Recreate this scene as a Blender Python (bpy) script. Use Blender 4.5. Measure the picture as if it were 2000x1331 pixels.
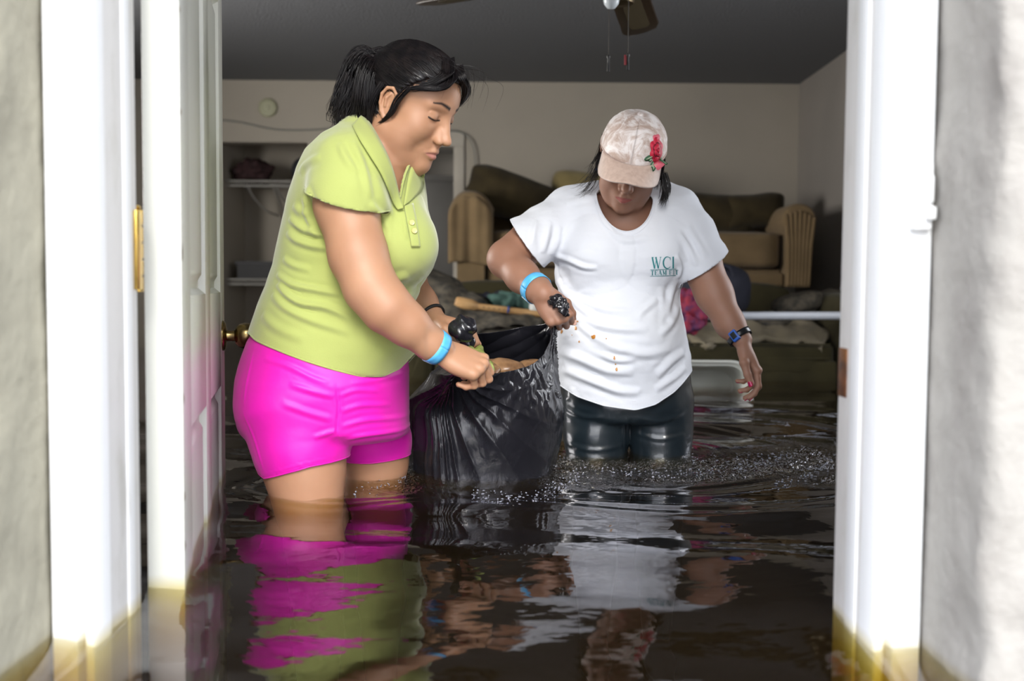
import bpy, bmesh, math, random
import numpy as np
from mathutils import Vector, Matrix, noise as mnoise
from mathutils.bvhtree import BVHTree

for o in list(bpy.data.objects):
    bpy.data.objects.remove(o, do_unlink=True)
random.seed(7); RNG = np.random.default_rng(7)
SC = bpy.context.scene; COL = SC.collection
PI = math.pi

# ---------------------------------------------------------------- camera, world, sun, exposure
WZ = 0.58                     # water level above the floor
F = 1944.0                    # focal length in pixels of the 2000 px wide frame (35 mm lens)
CAM = Vector((0, 0, 1.0))
PITCH = math.radians(-3.05); ROLL = math.radians(0.42)
cd = bpy.data.cameras.new('camera'); cam = bpy.data.objects.new('camera', cd); COL.objects.link(cam)
cd.sensor_width = 36; cd.lens = F * 36 / 2000
fw = Vector((0, math.cos(PITCH), math.sin(PITCH)))
up0 = Vector((0, -math.sin(PITCH), math.cos(PITCH))); rt0 = Vector((1, 0, 0))
rt = rt0 * math.cos(ROLL) + up0 * math.sin(ROLL)
up = up0 * math.cos(ROLL) - rt0 * math.sin(ROLL)
M = Matrix((rt, up, -fw)).transposed().to_4x4(); M.translation = CAM
cam.matrix_world = M
SC.camera = cam
cd.clip_start = 0.05
cd.dof.use_dof = True; cd.dof.focus_distance = 2.12; cd.dof.aperture_fstop = 3.2

world = bpy.data.worlds.new('sky'); SC.world = world; world.use_nodes = True
wn = world.node_tree; wn.nodes.clear()
wo = wn.nodes.new('ShaderNodeOutputWorld'); bg = wn.nodes.new('ShaderNodeBackground')
tc = wn.nodes.new('ShaderNodeTexCoord'); sx = wn.nodes.new('ShaderNodeSeparateXYZ')
cr = wn.nodes.new('ShaderNodeValToRGB')
wn.links.new(tc.outputs['Generated'], sx.inputs[0]); wn.links.new(sx.outputs['Z'], cr.inputs[0])
cr.color_ramp.elements[0].position = 0.0; cr.color_ramp.elements[0].color = (0.96, 0.965, 1.0, 1)
cr.color_ramp.elements[1].position = 0.8; cr.color_ramp.elements[1].color = (0.76, 0.85, 1.0, 1)
wn.links.new(cr.outputs[0], bg.inputs['Color']); bg.inputs['Strength'].default_value = 4.7
wn.links.new(bg.outputs[0], wo.inputs['Surface'])

sd = bpy.data.lights.new('sun', 'SUN'); sun = bpy.data.objects.new('sun', sd); COL.objects.link(sun)
sd.energy = 3.9; sd.angle = math.radians(20); sd.color = (1.0, 0.95, 0.87)
SUN_DIR = Vector((-0.06, 1.0, -0.60))       # the way the light travels: from behind the camera, upper right
sun.rotation_euler = SUN_DIR.to_track_quat('-Z', 'Y').to_euler()

def add_daylight(loc, target, sx_, sy_, power, col=(0.95, 0.97, 1.0)):
    l = bpy.data.lights.new('added_daylight', 'AREA'); l.shape = 'RECTANGLE'; l.size = sx_; l.size_y = sy_
    l.energy = power; l.color = col
    o = bpy.data.objects.new('added_daylight', l); COL.objects.link(o); o.location = loc
    o.rotation_euler = (Vector(target) - Vector(loc)).to_track_quat('-Z', 'Y').to_euler()
# lamps added to brighten the room, set at assumed unseen windows in the side walls
add_daylight((-2.72, 3.6, 1.62), (0, 4.6, 1.1), 1.3, 0.95, 112, (1.0, .96, .90))
add_daylight((1.97, 3.1, 1.60), (0, 4.2, 1.2), 1.1, 0.9, 22)
add_daylight((-1.2, 7.45, 1.45), (0, 7.5, 1.0), .5, .8, 3.5)  # added lamp to brighten the hall, where no window is built

SC.view_settings.view_transform = 'Standard'; SC.view_settings.look = 'None'
SC.view_settings.gamma = 1; SC.view_settings.use_curve_mapping = False
SC.view_settings.exposure = -0.30

# ---------------------------------------------------------------- pixel <-> point
def at(px, py, Y):
    d = fw * F + rt * (px - 1000.0) + up * (665.5 - py)
    return CAM + d * (Y / d.y)
def atz(px, py, z):
    d = fw * F + rt * (px - 1000.0) + up * (665.5 - py)
    return CAM + d * ((z - CAM.z) / d.z)
def A(px, py, Y): return np.array(at(px, py, Y), dtype=np.float32)

# ---------------------------------------------------------------- materials
def new_mat(name):
    m = bpy.data.materials.new(name); m.use_nodes = True
    nt = m.node_tree; b = nt.nodes['Principled BSDF']
    return m, nt, b
def node(nt, typ, **kw):
    n = nt.nodes.new(typ)
    for k, v in kw.items():
        if k in n.inputs: n.inputs[k].default_value = v
        else: setattr(n, k, v)
    return n
def mat(name, col, rough=0.6, metal=0.0, var=0.0, vscale=6.0, col2=None, bump=0.0, bscale=60.0, bdist=0.002,
        spec=0.5, coat=0.0, sheen=0.0, sss=0.0, stretch=None, detail=4.0, coords='Object', trans=0.0, alpha=1.0):
    m, nt, b = new_mat(name); L = nt.links
    b.inputs['Base Color'].default_value = (*col, 1); b.inputs['Roughness'].default_value = rough
    b.inputs['Metallic'].default_value = metal; b.inputs['Specular IOR Level'].default_value = spec
    b.inputs['Coat Weight'].default_value = coat; b.inputs['Coat Roughness'].default_value = 0.08
    b.inputs['Sheen Weight'].default_value = sheen; b.inputs['Transmission Weight'].default_value = trans
    b.inputs['Alpha'].default_value = alpha
    if sss:
        b.inputs['Subsurface Weight'].default_value = sss
        b.inputs['Subsurface Radius'].default_value = (0.012, 0.004, 0.002); b.inputs['Subsurface Scale'].default_value = 1.0
    t = node(nt, 'ShaderNodeTexCoord'); vec = t.outputs[coords]
    if stretch:
        mp = node(nt, 'ShaderNodeMapping'); mp.inputs['Scale'].default_value = stretch
        L.new(vec, mp.inputs[0]); vec = mp.outputs[0]
    if var:
        n = node(nt, 'ShaderNodeTexNoise', Scale=vscale, Detail=detail); L.new(vec, n.inputs['Vector'])
        r = node(nt, 'ShaderNodeValToRGB'); c2 = col2 or tuple(c * (1 - var) for c in col)
        r.color_ramp.elements[0].position = .35; r.color_ramp.elements[0].color = (*col, 1)
        r.color_ramp.elements[1].position = .7; r.color_ramp.elements[1].color = (*c2, 1)
        L.new(n.outputs[0], r.inputs[0]); L.new(r.outputs[0], b.inputs['Base Color'])
    if bump:
        n2 = node(nt, 'ShaderNodeTexNoise', Scale=bscale, Detail=6.0); L.new(vec, n2.inputs['Vector'])
        bp = node(nt, 'ShaderNodeBump', Strength=bump, Distance=bdist); L.new(n2.outputs[0], bp.inputs['Height'])
        L.new(bp.outputs[0], b.inputs['Normal'])
    return m

def attr_mix(nt, b, attr, col, soft=True):
    """mix a second albedo over the base colour where the vertex attribute is 1"""
    L = nt.links; a = node(nt, 'ShaderNodeAttribute', attribute_name=attr)
    mx = node(nt, 'ShaderNodeMix', data_type='RGBA'); src = b.inputs['Base Color']
    if src.is_linked: L.new(src.links[0].from_socket, mx.inputs['A'])
    else: mx.inputs['A'].default_value = src.default_value
    mx.inputs['B'].default_value = (*col, 1)
    L.new(a.outputs['Fac'], mx.inputs['Factor']); L.new(mx.outputs['Result'], b.inputs['Base Color'])

# ---------------------------------------------------------------- mesh helpers
def link(name, me, m=None, parent=None, smooth=True):
    o = bpy.data.objects.new(name, me); COL.objects.link(o)
    if m:
        for mm in (m if isinstance(m, (list, tuple)) else [m]): me.materials.append(mm)
    if parent: o.parent = parent; o.matrix_parent_inverse = parent.matrix_world.inverted()
    if smooth: me.polygons.foreach_set('use_smooth', np.ones(len(me.polygons), dtype=bool))
    return o
def np_mesh(name, V, Fq):
    """V (n,3), Fq (m,3|4) arrays"""
    me = bpy.data.meshes.new(name); V = np.asarray(V, np.float32); Fq = np.asarray(Fq, np.int32); k = Fq.shape[1]
    me.vertices.add(len(V)); me.vertices.foreach_set('co', V.ravel())
    me.loops.add(Fq.size); me.loops.foreach_set('vertex_index', Fq.ravel())
    me.polygons.add(len(Fq)); me.polygons.foreach_set('loop_start', np.arange(0, Fq.size, k, dtype=np.int32))
    me.update(calc_edges=True); me.validate(); return me
def set_attr(me, name, vals):
    a = me.attributes.new(name, 'FLOAT', 'POINT'); a.data.foreach_set('value', np.asarray(vals, np.float32))
def tag(o, label=None, cat=None, group=None, kind=None):
    if label: o['label'] = label
    if cat: o['category'] = cat
    if group: o['group'] = group
    if kind: o['kind'] = kind
    return o
def empty(name, loc, rz=0.0):
    o = bpy.data.objects.new(name, None); COL.objects.link(o); o.location = loc; o.rotation_euler = (0, 0, rz)
    o.empty_display_size = .1; bpy.context.view_layer.update(); return o

class MB:
    """collects primitives, builds one mesh object"""
    def __init__(s): s.v = []; s.f = []
    def add(s, V, Fs):
        n = len(s.v); s.v += [tuple(map(float, p)) for p in V]; s.f += [tuple(i + n for i in f) for f in Fs]; return s
    def box(s, x0, x1, y0, y1, z0, z1):
        V = [(x, y, z) for z in (z0, z1) for y in (y0, y1) for x in (x0, x1)]
        return s.add(V, [(0, 2, 3, 1), (4, 5, 7, 6), (0, 1, 5, 4), (2, 6, 7, 3), (0, 4, 6, 2), (1, 3, 7, 5)])
    def bar(s, a, b, w, h, upv=(0, 0, 1)):
        a = Vector(a); b = Vector(b); d = (b - a).normalized(); u = Vector(upv)
        r = d.cross(u).normalized(); u = r.cross(d)
        V = [p + r * sx_ * w / 2 + u * sz * h / 2 for p in (a, b) for sx_, sz in ((-1, -1), (1, -1), (1, 1), (-1, 1))]
        return s.add(V, [(0, 1, 2, 3), (7, 6, 5, 4), (0, 4, 5, 1), (1, 5, 6, 2), (2, 6, 7, 3), (3, 7, 4, 0)])
    def tube(s, pts, rad, n=10, cap=True, flat=1.0, upv=(0, 0, 1)):
        pts = [Vector(p) for p in pts]; m = len(pts)
        rad = [rad] * m if isinstance(rad, (int, float)) else rad
        V = []; u = Vector(upv)
        for i, p in enumerate(pts):
            d = (pts[min(i + 1, m - 1)] - pts[max(i - 1, 0)])
            d = d.normalized() if d.length > 1e-9 else Vector((0, 0, 1))
            r = d.cross(u)
            if r.length < 1e-3: r = d.cross(Vector((1, 0, 0)))
            r.normalize(); u2 = r.cross(d).normalized(); u = u2
            for k in range(n):
                a = 2 * PI * k / n; V.append(p + (r * math.cos(a) + u2 * math.sin(a) * flat) * rad[i])
        Fs = [(i * n + k, i * n + (k + 1) % n, (i + 1) * n + (k + 1) % n, (i + 1) * n + k) for i in range(m - 1) for k in range(n)]
        if cap: Fs += [tuple(range(n))[::-1], tuple((m - 1) * n + k for k in range(n))]
        return s.add(V, Fs)
    def lathe(s, prof, n=24, origin=(0, 0, 0), axis=(0, 0, 1), caps=True):
        ax = Vector(axis).normalized(); r = ax.orthogonal().normalized(); q = ax.cross(r); O = Vector(origin)
        V = [O + ax * h + (r * math.cos(2 * PI * k / n) + q * math.sin(2 * PI * k / n)) * max(rr, 1e-5) for rr, h in prof for k in range(n)]
        m = len(prof)
        Fs = [(i * n + k, i * n + (k + 1) % n, (i + 1) * n + (k + 1) % n, (i + 1) * n + k) for i in range(m - 1) for k in range(n)]
        if caps: Fs += [tuple(range(n))[::-1], tuple((m - 1) * n + k for k in range(n))]
        return s.add(V, Fs)
    def grid(s, P):
        P = np.asarray(P); a, b = P.shape[:2]
        return s.add(P.reshape(-1, 3), [(i * b + j, (i + 1) * b + j, (i + 1) * b + j + 1, i * b + j + 1) for i in range(a - 1) for j in range(b - 1)])
    def build(s, name, m=None, parent=None, bevel=0.0, seg=2, smooth=True, solid=0.0, sub=0, autos=True):
        me = bpy.data.meshes.new(name); me.from_pydata(s.v, [], s.f); me.validate()
        if bevel:
            bm = bmesh.new(); bm.from_mesh(me)
            bmesh.ops.recalc_face_normals(bm, faces=bm.faces)
            es = [e for e in bm.edges if len(e.link_faces) == 2 and e.calc_face_angle(0) > .5]
            bmesh.ops.bevel(bm, geom=es, offset=bevel, segments=seg, profile=.5, affect='EDGES', clamp_overlap=True)
            bm.to_mesh(me); bm.free()
        else:
            bm = bmesh.new(); bm.from_mesh(me); bmesh.ops.recalc_face_normals(bm, faces=bm.faces); bm.to_mesh(me); bm.free()
        o = link(name, me, m, parent, smooth)
        if smooth and autos:
            try: me.set_sharp_from_angle(angle=math.radians(42))
            except Exception: pass
        if solid: md = o.modifiers.new('s', 'SOLIDIFY'); md.thickness = solid; md.offset = -1
        if sub: md = o.modifiers.new('u', 'SUBSURF'); md.levels = sub; md.render_levels = sub
        return o

def catmull(P, n, closed=False):
    P = np.asarray([tuple(p) for p in P], float); m = len(P); out = []
    segs = m if closed else m - 1
    for i in range(segs):
        if closed: a, b, c, d = P[(i - 1) % m], P[i], P[(i + 1) % m], P[(i + 2) % m]
        else: a, b, c, d = P[max(i - 1, 0)], P[i], P[i + 1], P[min(i + 2, m - 1)]
        for k in range(n):
            t = k / n
            out.append(.5 * ((2 * b) + (-a + c) * t + (2 * a - 5 * b + 4 * c - d) * t * t + (-a + 3 * b - 3 * c + d) * t ** 3))
    if not closed: out.append(P[-1])
    return np.array(out)

def vnoise(P, scale, seed=0.0, octv=2):
    out = np.empty(len(P), np.float32)
    for i, p in enumerate(P):
        v = Vector((p[0] * scale + seed, p[1] * scale - seed * 1.7, p[2] * scale + seed * .3))
        out[i] = mnoise.noise(v) + (0.5 * mnoise.noise(v * 2.1) if octv > 1 else 0)
    return out

# ---------------------------------------------------------------- signed distance sculpting
def smin(a, b, k):
    if k <= 0: return np.minimum(a, b)
    h = np.maximum(k - np.abs(a - b), 0) / k
    return np.minimum(a, b) - h * h * k * .25
def smax(a, b, k): return -smin(-a, -b, k)

class SDF:
    def __init__(s): s.p = []
    def _add(s, f, c, R, k, sub): s.p.append((f, np.asarray(c, np.float32), float(R), k, sub)); return s
    def cone(s, a, b, ra, rb, k=.01, sub=False, flat=None):
        a = np.asarray(a, np.float32); b = np.asarray(b, np.float32); ab = b - a; L2 = max(float(ab @ ab), 1e-12)
        def f(P):
            t = np.clip(((P - a) @ ab) / L2, 0, 1); q = P - a - t[:, None] * ab
            if flat is not None:                       # flatten along a direction: (dir, factor)
                n, fac = flat; n = np.asarray(n, np.float32); q = q + (q @ n)[:, None] * n * (1 / fac - 1)
            return np.sqrt((q * q).sum(1)) - (ra + (rb - ra) * t)
        return s._add(f, (a + b) / 2, math.sqrt(L2) / 2 + max(ra, rb), k, sub)
    def chain(s, pts, rs, k=.01, **kw):
        for i in range(len(pts) - 1): s.cone(pts[i], pts[i + 1], rs[i], rs[i + 1], k, **kw)
        return s
    def ell(s, c, r, R=None, k=.01, sub=False):
        c = np.asarray(c, np.float32); r = np.asarray(r, np.float32); R = None if R is None else np.asarray(R, np.float32)
        def f(P):
            q = P - c
            if R is not None: q = q @ R.T
            k0 = np.sqrt(((q / r) ** 2).sum(1)); k1 = np.sqrt(((q / (r * r)) ** 2).sum(1))
            return k0 * (k0 - 1) / np.maximum(k1, 1e-6)
        return s._add(f, c, float(r.max()), k, sub)
    def loft(s, sl, k=.02, infl=0.0, sub=False, exp=2.3, capk=.02):
        """slices (z, cx, cy, a, b) bottom to top, axis aligned ellipses in x-y"""
        sl = np.array(sorted([tuple(map(float, q)) for q in sl]), np.float32); z = sl[:, 0]
        def f(P):
            zz = P[:, 2]; cx = np.interp(zz, z, sl[:, 1]); cy = np.interp(zz, z, sl[:, 2])
            a = np.interp(zz, z, sl[:, 3]) + infl; b = np.interp(zz, z, sl[:, 4]) + infl
            qx = np.abs(P[:, 0] - cx) / a; qy = np.abs(P[:, 1] - cy) / b
            n = (qx ** exp + qy ** exp) ** (1 / exp)
            g = np.sqrt((qx / a) ** 2 + (qy / b) ** 2) / np.maximum(np.sqrt(qx * qx + qy * qy), 1e-6)
            d = (n - 1) / np.maximum(g, 1e-6)
            dz = np.maximum(z[0] - infl - zz, zz - z[-1] - infl)
            return smax(d, dz, capk).astype(np.float32)
        c = [(sl[:, 1]).mean(), sl[:, 2].mean(), z.mean()]
        R = math.hypot((z[-1] - z[0]) / 2, float((sl[:, 3:].max()) + np.ptp(sl[:, 1]))) + .03
        return s._add(f, c, R, k, sub)
    def ext(s, other): s.p += other.p; return s
    def __call__(s, P, margin=.035):
        P = np.asarray(P, np.float32); D = np.full(len(P), .15, np.float32)
        for f, c, R, k, sub in s.p:
            dd = ((P - c) ** 2).sum(1); idx = np.nonzero(dd < (R + margin) ** 2)[0]
            if len(idx) == 0: continue
            q = f(P[idx]).astype(np.float32)
            D[idx] = smax(D[idx], -q, k) if sub else smin(D[idx], q, k)
        return D

def surf(sdf, lo, hi, h, B=8):
    lo = np.asarray(lo, np.float32); hi = np.asarray(hi, np.float32)
    nb = np.ceil((hi - lo) / (h * B)).astype(int); n = nb * B + 1
    g = [lo[i] + (np.arange(nb[i]) + .5) * h * B for i in range(3)]
    G = np.stack(np.meshgrid(*g, indexing='ij'), -1).reshape(-1, 3)
    dc = sdf(G, margin=.035 + h * B)
    D = np.repeat(np.repeat(np.repeat(dc.reshape(nb), B, 0), B, 1), B, 2)
    D = np.pad(D, ((0, 1),) * 3, mode='edge').astype(np.float32)
    done = np.zeros(nb, bool); todo = (np.abs(dc) < h * B * .8).reshape(nb)
    o = np.arange(B + 1); O = np.stack(np.meshgrid(o, o, o, indexing='ij'), -1).reshape(-1, 3)
    for rnd in range(12):
        bi3 = np.stack(np.nonzero(todo), -1)
        if len(bi3) == 0: break
        nxt = np.zeros(nb, bool)
        for c0 in range(0, len(bi3), 600):
            bb = bi3[c0:c0 + 600]; I3 = bb[:, None, :] * B + O[None]; I = I3.reshape(-1, 3)
            key = (I[:, 0] * n[1] + I[:, 1]) * n[2] + I[:, 2]
            uk, ui, inv = np.unique(key, return_index=True, return_inverse=True); Iu = I[ui]
            vals = sdf(lo + Iu * np.float32(h)); D[Iu[:, 0], Iu[:, 1], Iu[:, 2]] = vals
            sg = (vals[inv.ravel()] < 0).reshape(len(bb), B + 1, B + 1, B + 1)
            for ax in range(3):
                for sd_i, dd in ((0, -1), (B, 1)):
                    f = np.take(sg, sd_i, axis=ax + 1).reshape(len(bb), -1); mix = f.any(1) & ~f.all(1)
                    q = bb[mix].copy(); q[:, ax] += dd; q = q[(q[:, ax] >= 0) & (q[:, ax] < nb[ax])]
                    nxt[q[:, 0], q[:, 1], q[:, 2]] = True
        done |= todo; todo = nxt & ~done
    ins = D < 0
    cs = np.zeros(tuple(n - 1), np.int8)
    for a in (0, 1):
        for b in (0, 1):
            for c in (0, 1):
                cs += ins[a:n[0] - 1 + a, b:n[1] - 1 + b, c:n[2] - 1 + c]
    cells = np.stack(np.nonzero((cs > 0) & (cs < 8)), -1)
    idx = np.full(tuple(n - 1), -1, np.int32); idx[cells[:, 0], cells[:, 1], cells[:, 2]] = np.arange(len(cells))
    cor = [(a, b, c) for a in (0, 1) for b in (0, 1) for c in (0, 1)]
    val = np.stack([D[cells[:, 0] + a, cells[:, 1] + b, cells[:, 2] + c] for a, b, c in cor], 1)
    acc = np.zeros((len(cells), 3), np.float32); cnt = np.zeros(len(cells), np.float32)
    for i in range(8):
        for j in range(i + 1, 8):
            if sum(abs(cor[i][q] - cor[j][q]) for q in range(3)) != 1: continue
            va, vb = val[:, i], val[:, j]; m = (va < 0) != (vb < 0)
            t = np.where(m, va / np.where(m, va - vb, 1), 0)
            p = np.array(cor[i], np.float32) + t[:, None] * (np.array(cor[j], np.float32) - np.array(cor[i], np.float32))
            acc += p * m[:, None]; cnt += m
    V = lo + (cells + acc / cnt[:, None]) * h
    quads = []
    for ax in range(3):
        a = [slice(None)] * 3; b = [slice(None)] * 3
        a[ax] = slice(0, n[ax] - 1); b[ax] = slice(1, n[ax])
        ch = ins[tuple(a)] != ins[tuple(b)]
        e = np.stack(np.nonzero(ch), -1)
        o1, o2 = (ax + 1) % 3, (ax + 2) % 3
        ok = (e[:, o1] > 0) & (e[:, o2] > 0) & (e[:, o1] < n[o1] - 1) & (e[:, o2] < n[o2] - 1); e = e[ok]
        def cell(d1, d2):
            c = e.copy(); c[:, o1] -= d1; c[:, o2] -= d2; return idx[c[:, 0], c[:, 1], c[:, 2]]
        q = np.stack([cell(1, 1), cell(0, 1), cell(0, 0), cell(1, 0)], -1)
        flip = ~ins[e[:, 0], e[:, 1], e[:, 2]]
        q[flip] = q[flip][:, ::-1]; quads.append(q)
    Q = np.concatenate(quads); Q = Q[(Q >= 0).all(1)]
    return V.astype(np.float32), Q

def compact(V, Q, extra=None):
    used = np.zeros(len(V), bool); used[Q.ravel()] = True; mp = np.cumsum(used) - 1
    return V[used], mp[Q], used
def vnormals(V, Q):
    n = np.cross(V[Q[:, 2]] - V[Q[:, 0]], V[Q[:, 3]] - V[Q[:, 1]]); N = np.zeros_like(V)
    for i in range(4): np.add.at(N, Q[:, i], n)
    return N / np.maximum(np.linalg.norm(N, axis=1, keepdims=True), 1e-9)
def relax(V, Q, it=1, lam=.5):
    for _ in range(it):
        S = np.zeros_like(V); c = np.zeros(len(V), np.float32)
        for i in range(4):
            np.add.at(S, Q[:, i], V[Q[:, (i + 1) % 4]] + V[Q[:, i - 1]]); np.add.at(c, Q[:, i], 2)
        V = V + lam * (S / np.maximum(c, 1)[:, None] - V)
    return V
def multires(sdf, lo, hi, h, fine, it=1):
    """one surface sampled coarsely with finer boxes: fine = [(lo, hi, h)]"""
    V, Q = surf(sdf, lo, hi, h); V = relax(V, Q, it); Vs = [V]; Qs = []
    c = V[Q].mean(1); keep = np.ones(len(Q), bool)
    for l2, h2, hh in fine:
        keep &= ~((c > np.asarray(l2) + 1.6 * h) & (c < np.asarray(h2) - 1.6 * h)).all(1)
    Qs.append(Q[keep]); off = len(V)
    for l2, h2, hh in fine:
        v, q = surf(sdf, np.asarray(l2), np.asarray(h2), hh); v = relax(v, q, it); Vs.append(v); Qs.append(q + off); off += len(v)
    V = np.concatenate(Vs); Q = np.concatenate(Qs); V, Q, _ = compact(V, Q); return V, Q

def hit_y(sdf, X, Z, y0, y1, n=160):
    ys = np.linspace(y0, y1, n); P = np.stack([np.full(n, X), ys, np.full(n, Z)], -1); d = sdf(P)
    i = np.argmax(d < 0)
    if not (d < 0).any(): return None
    if i == 0: return y0
    t = d[i - 1] / (d[i - 1] - d[i]); return float(ys[i - 1] + t * (ys[i] - ys[i - 1]))
def hit_px(sdf, px, py, y0, y1, n=200):
    ys = np.linspace(y0, y1, n); P = np.array([tuple(at(px, py, y)) for y in ys]); d = sdf(P)
    if not (d < 0).any(): return None
    i = int(np.argmax(d < 0)); return Vector(P[max(i - 1, 0)] + (P[i] - P[max(i - 1, 0)]) * (d[i - 1] / (d[i - 1] - d[i]) if i else 0))

def seg_dist2(P2, a, b):
    ab = b - a; t = np.clip(((P2 - a) @ ab) / max(float(ab @ ab), 1e-12), 0, 1); q = P2 - a - t[:, None] * ab
    return np.sqrt((q * q).sum(1)), t
def folds(V, N, fl, Y):
    """ridges and creases drawn as polylines (photo pixels at depth Y); (points, width px, height mm)"""
    H = np.zeros(len(V), np.float32); P2 = V[:, [0, 2]]
    for pts, w, amp in fl:
        C = catmull([A(x, y, Y) for x, y in pts], 5)[:, [0, 2]].astype(np.float32); w_ = .74 * w / F * Y; m = len(C) - 1
        box = ((P2 > C.min(0) - 3 * w_) & (P2 < C.max(0) + 3 * w_)).all(1) & (N[:, 1] < .25); idx = np.nonzero(box)[0]
        if len(idx) == 0: continue
        best = np.full(len(idx), 9., np.float32); bt = np.zeros(len(idx), np.float32)
        for i in range(m):
            d, t = seg_dist2(P2[idx], C[i], C[i + 1]); c = d < best; best[c] = d[c]; bt[c] = ((i + t) / m)[c]
        env = np.maximum(np.sin(np.clip(bt, 0.0, 1) * PI), 0) ** .6
        s = best / w_
        H[idx] += 1.25 * amp / 1000 * env * (np.exp(-s * s) - .35 * np.exp(-((s - 1.7) ** 2) * 1.5))
    return V + N * H[:, None]
def in_poly(P2, poly):
    poly = np.asarray(poly); x, z = P2[:, 0], P2[:, 1]; ins = np.zeros(len(P2), bool); j = len(poly) - 1
    for i in range(len(poly)):
        xi, zi = poly[i]; xj, zj = poly[j]
        c = ((zi > z) != (zj > z)) & (x < (xj - xi) * (z - zi) / (zj - zi + 1e-12) + xi); ins ^= c; j = i
    return ins
def poly_sd(P2, poly):
    """signed distance to a closed polygon, negative inside"""
    poly = np.asarray(poly, np.float32); d = np.full(len(P2), 9., np.float32)
    for i in range(len(poly)):
        q, _ = seg_dist2(P2, poly[i], poly[(i + 1) % len(poly)]); d = np.minimum(d, q)
    return np.where(in_poly(P2, poly), -d, d)
def underlay(V, Q, tor, lo, hi, h, gs, inset=.0016):
    """add the torso panel under the joined garment so that the armhole never opens onto skin"""
    v, q = surf(tor, lo, hi, h); v = relax(v, q, 2); v = v - vnormals(v, q) * inset
    for g in gs: v, q = cut(v, q, g, h)
    return v, q
def rim_loops(Q):
    E = np.concatenate([np.stack([Q[:, i], Q[:, (i + 1) % 4]], 1) for i in range(4)]); S = np.sort(E, 1); key = S[:, 0].astype(np.int64) * 10000000 + S[:, 1]
    u, inv, c = np.unique(key, return_inverse=True, return_counts=True); B = E[c[inv.ravel()] == 1]; nxt = {int(a): int(b) for a, b in B}; loops = []
    while nxt:
        s = next(iter(nxt)); L = [s]; k = nxt.pop(s)
        while k != s and k in nxt: L.append(k); k = nxt.pop(k)
        if len(L) > 25: loops.append(L)
    return loops
def rims(V, Q, r, name, m, parent, it=6):
    """rolled hem along every open edge of a garment"""
    for L in rim_loops(Q):
        P = V[L].astype(float)
        for _ in range(it): P = P * .5 + (np.roll(P, 1, 0) + np.roll(P, -1, 0)) * .25
        P = P[::2]; P = np.concatenate([P, P[:1]]); MB().tube(P, r, 6, cap=False).build(name, m, parent, autos=False)
def cut(V, Q, g, h, it=3):
    """drop faces where g > 0 and slide the rim onto g = 0 (g is a function of points)"""
    gv = g(V); keep = (gv[Q] < h * .9).all(1); V2, Q2, used = compact(V, Q[keep])
    # boundary vertices
    E = np.concatenate([Q2[:, [i, (i + 1) % 4]] for i in range(4)]); E.sort(1)
    key = E[:, 0].astype(np.int64) * len(V2) + E[:, 1]; u, c = np.unique(key, return_counts=True)
    bk = u[c == 1]; bv = np.unique(np.concatenate([bk // len(V2), bk % len(V2)]))
    near = bv[np.abs(g(V2[bv])) < 3 * h]
    for _ in range(it):
        P = V2[near]; g0 = g(P); e = 5e-4; G = np.stack([(g(P + np.eye(3, dtype=np.float32)[i] * e) - g0) / e for i in range(3)], 1)
        V2[near] = P - G * (g0 / np.maximum((G * G).sum(1), .2))[:, None]
    return V2, Q2
# ================================================================= THE SETTING
def grime_paint(name, base, dirt, rough, dirt_lo, dirt_hi, tide, scale=18.0, bump=.3, bscale=45, bdist=.004, stretch=(1, 1, .35), spec=.4):
    """paint with scuffs; a muddy stain below the tide mark, which is a real stain on the thing"""
    m, nt, b = new_mat(name); L = nt.links; t = node(nt, 'ShaderNodeTexCoord'); mp = node(nt, 'ShaderNodeMapping'); mp.inputs['Scale'].default_value = stretch
    L.new(t.outputs['Object'], mp.inputs[0]); n = node(nt, 'ShaderNodeTexNoise', Scale=scale, Detail=8.0, Roughness=.6); L.new(mp.outputs[0], n.inputs[0])
    r = node(nt, 'ShaderNodeValToRGB'); L.new(n.outputs[0], r.inputs[0]); r.color_ramp.elements[0].position = dirt_lo; r.color_ramp.elements[0].color = (*base, 1)
    r.color_ramp.elements[1].position = dirt_hi; r.color_ramp.elements[1].color = (*dirt, 1)
    sp = node(nt, 'ShaderNodeSeparateXYZ'); L.new(t.outputs['Object'], sp.inputs[0])
    mr = node(nt, 'ShaderNodeMapRange'); mr.inputs['From Min'].default_value = tide + .012; mr.inputs['From Max'].default_value = tide - .01
    L.new(sp.outputs['Z'], mr.inputs['Value']); mx = node(nt, 'ShaderNodeMix', data_type='RGBA'); L.new(mr.outputs[0], mx.inputs['Factor'])
    L.new(r.outputs[0], mx.inputs['A']); mx.inputs['B'].default_value = (base[0] * .72, base[1] * .62, base[2] * .33, 1)
    L.new(mx.outputs['Result'], b.inputs['Base Color']); b.inputs['Roughness'].default_value = rough; b.inputs['Specular IOR Level'].default_value = spec
    n2 = node(nt, 'ShaderNodeTexNoise', Scale=bscale, Detail=7.0); L.new(t.outputs['Object'], n2.inputs[0]); bp = node(nt, 'ShaderNodeBump', Strength=bump, Distance=bdist)
    L.new(n2.outputs[0], bp.inputs['Height']); L.new(bp.outputs[0], b.inputs['Normal']); return m
M_TRIM = grime_paint('white_trim_paint', (.80, .80, .79), (.62, .60, .55), .45, .62, .80, WZ, bump=.12)
M_JAMB = grime_paint('jamb_paint', (.66, .64, .61), (.50, .48, .43), .5, .55, .78, WZ, bump=.12)
M_STUC = grime_paint('beige_stucco', (.36, .335, .255), (.27, .25, .19), .95, .48, .72, WZ, scale=9, bump=.9, bscale=16, bdist=.012, stretch=(1, 1, .6))
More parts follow.
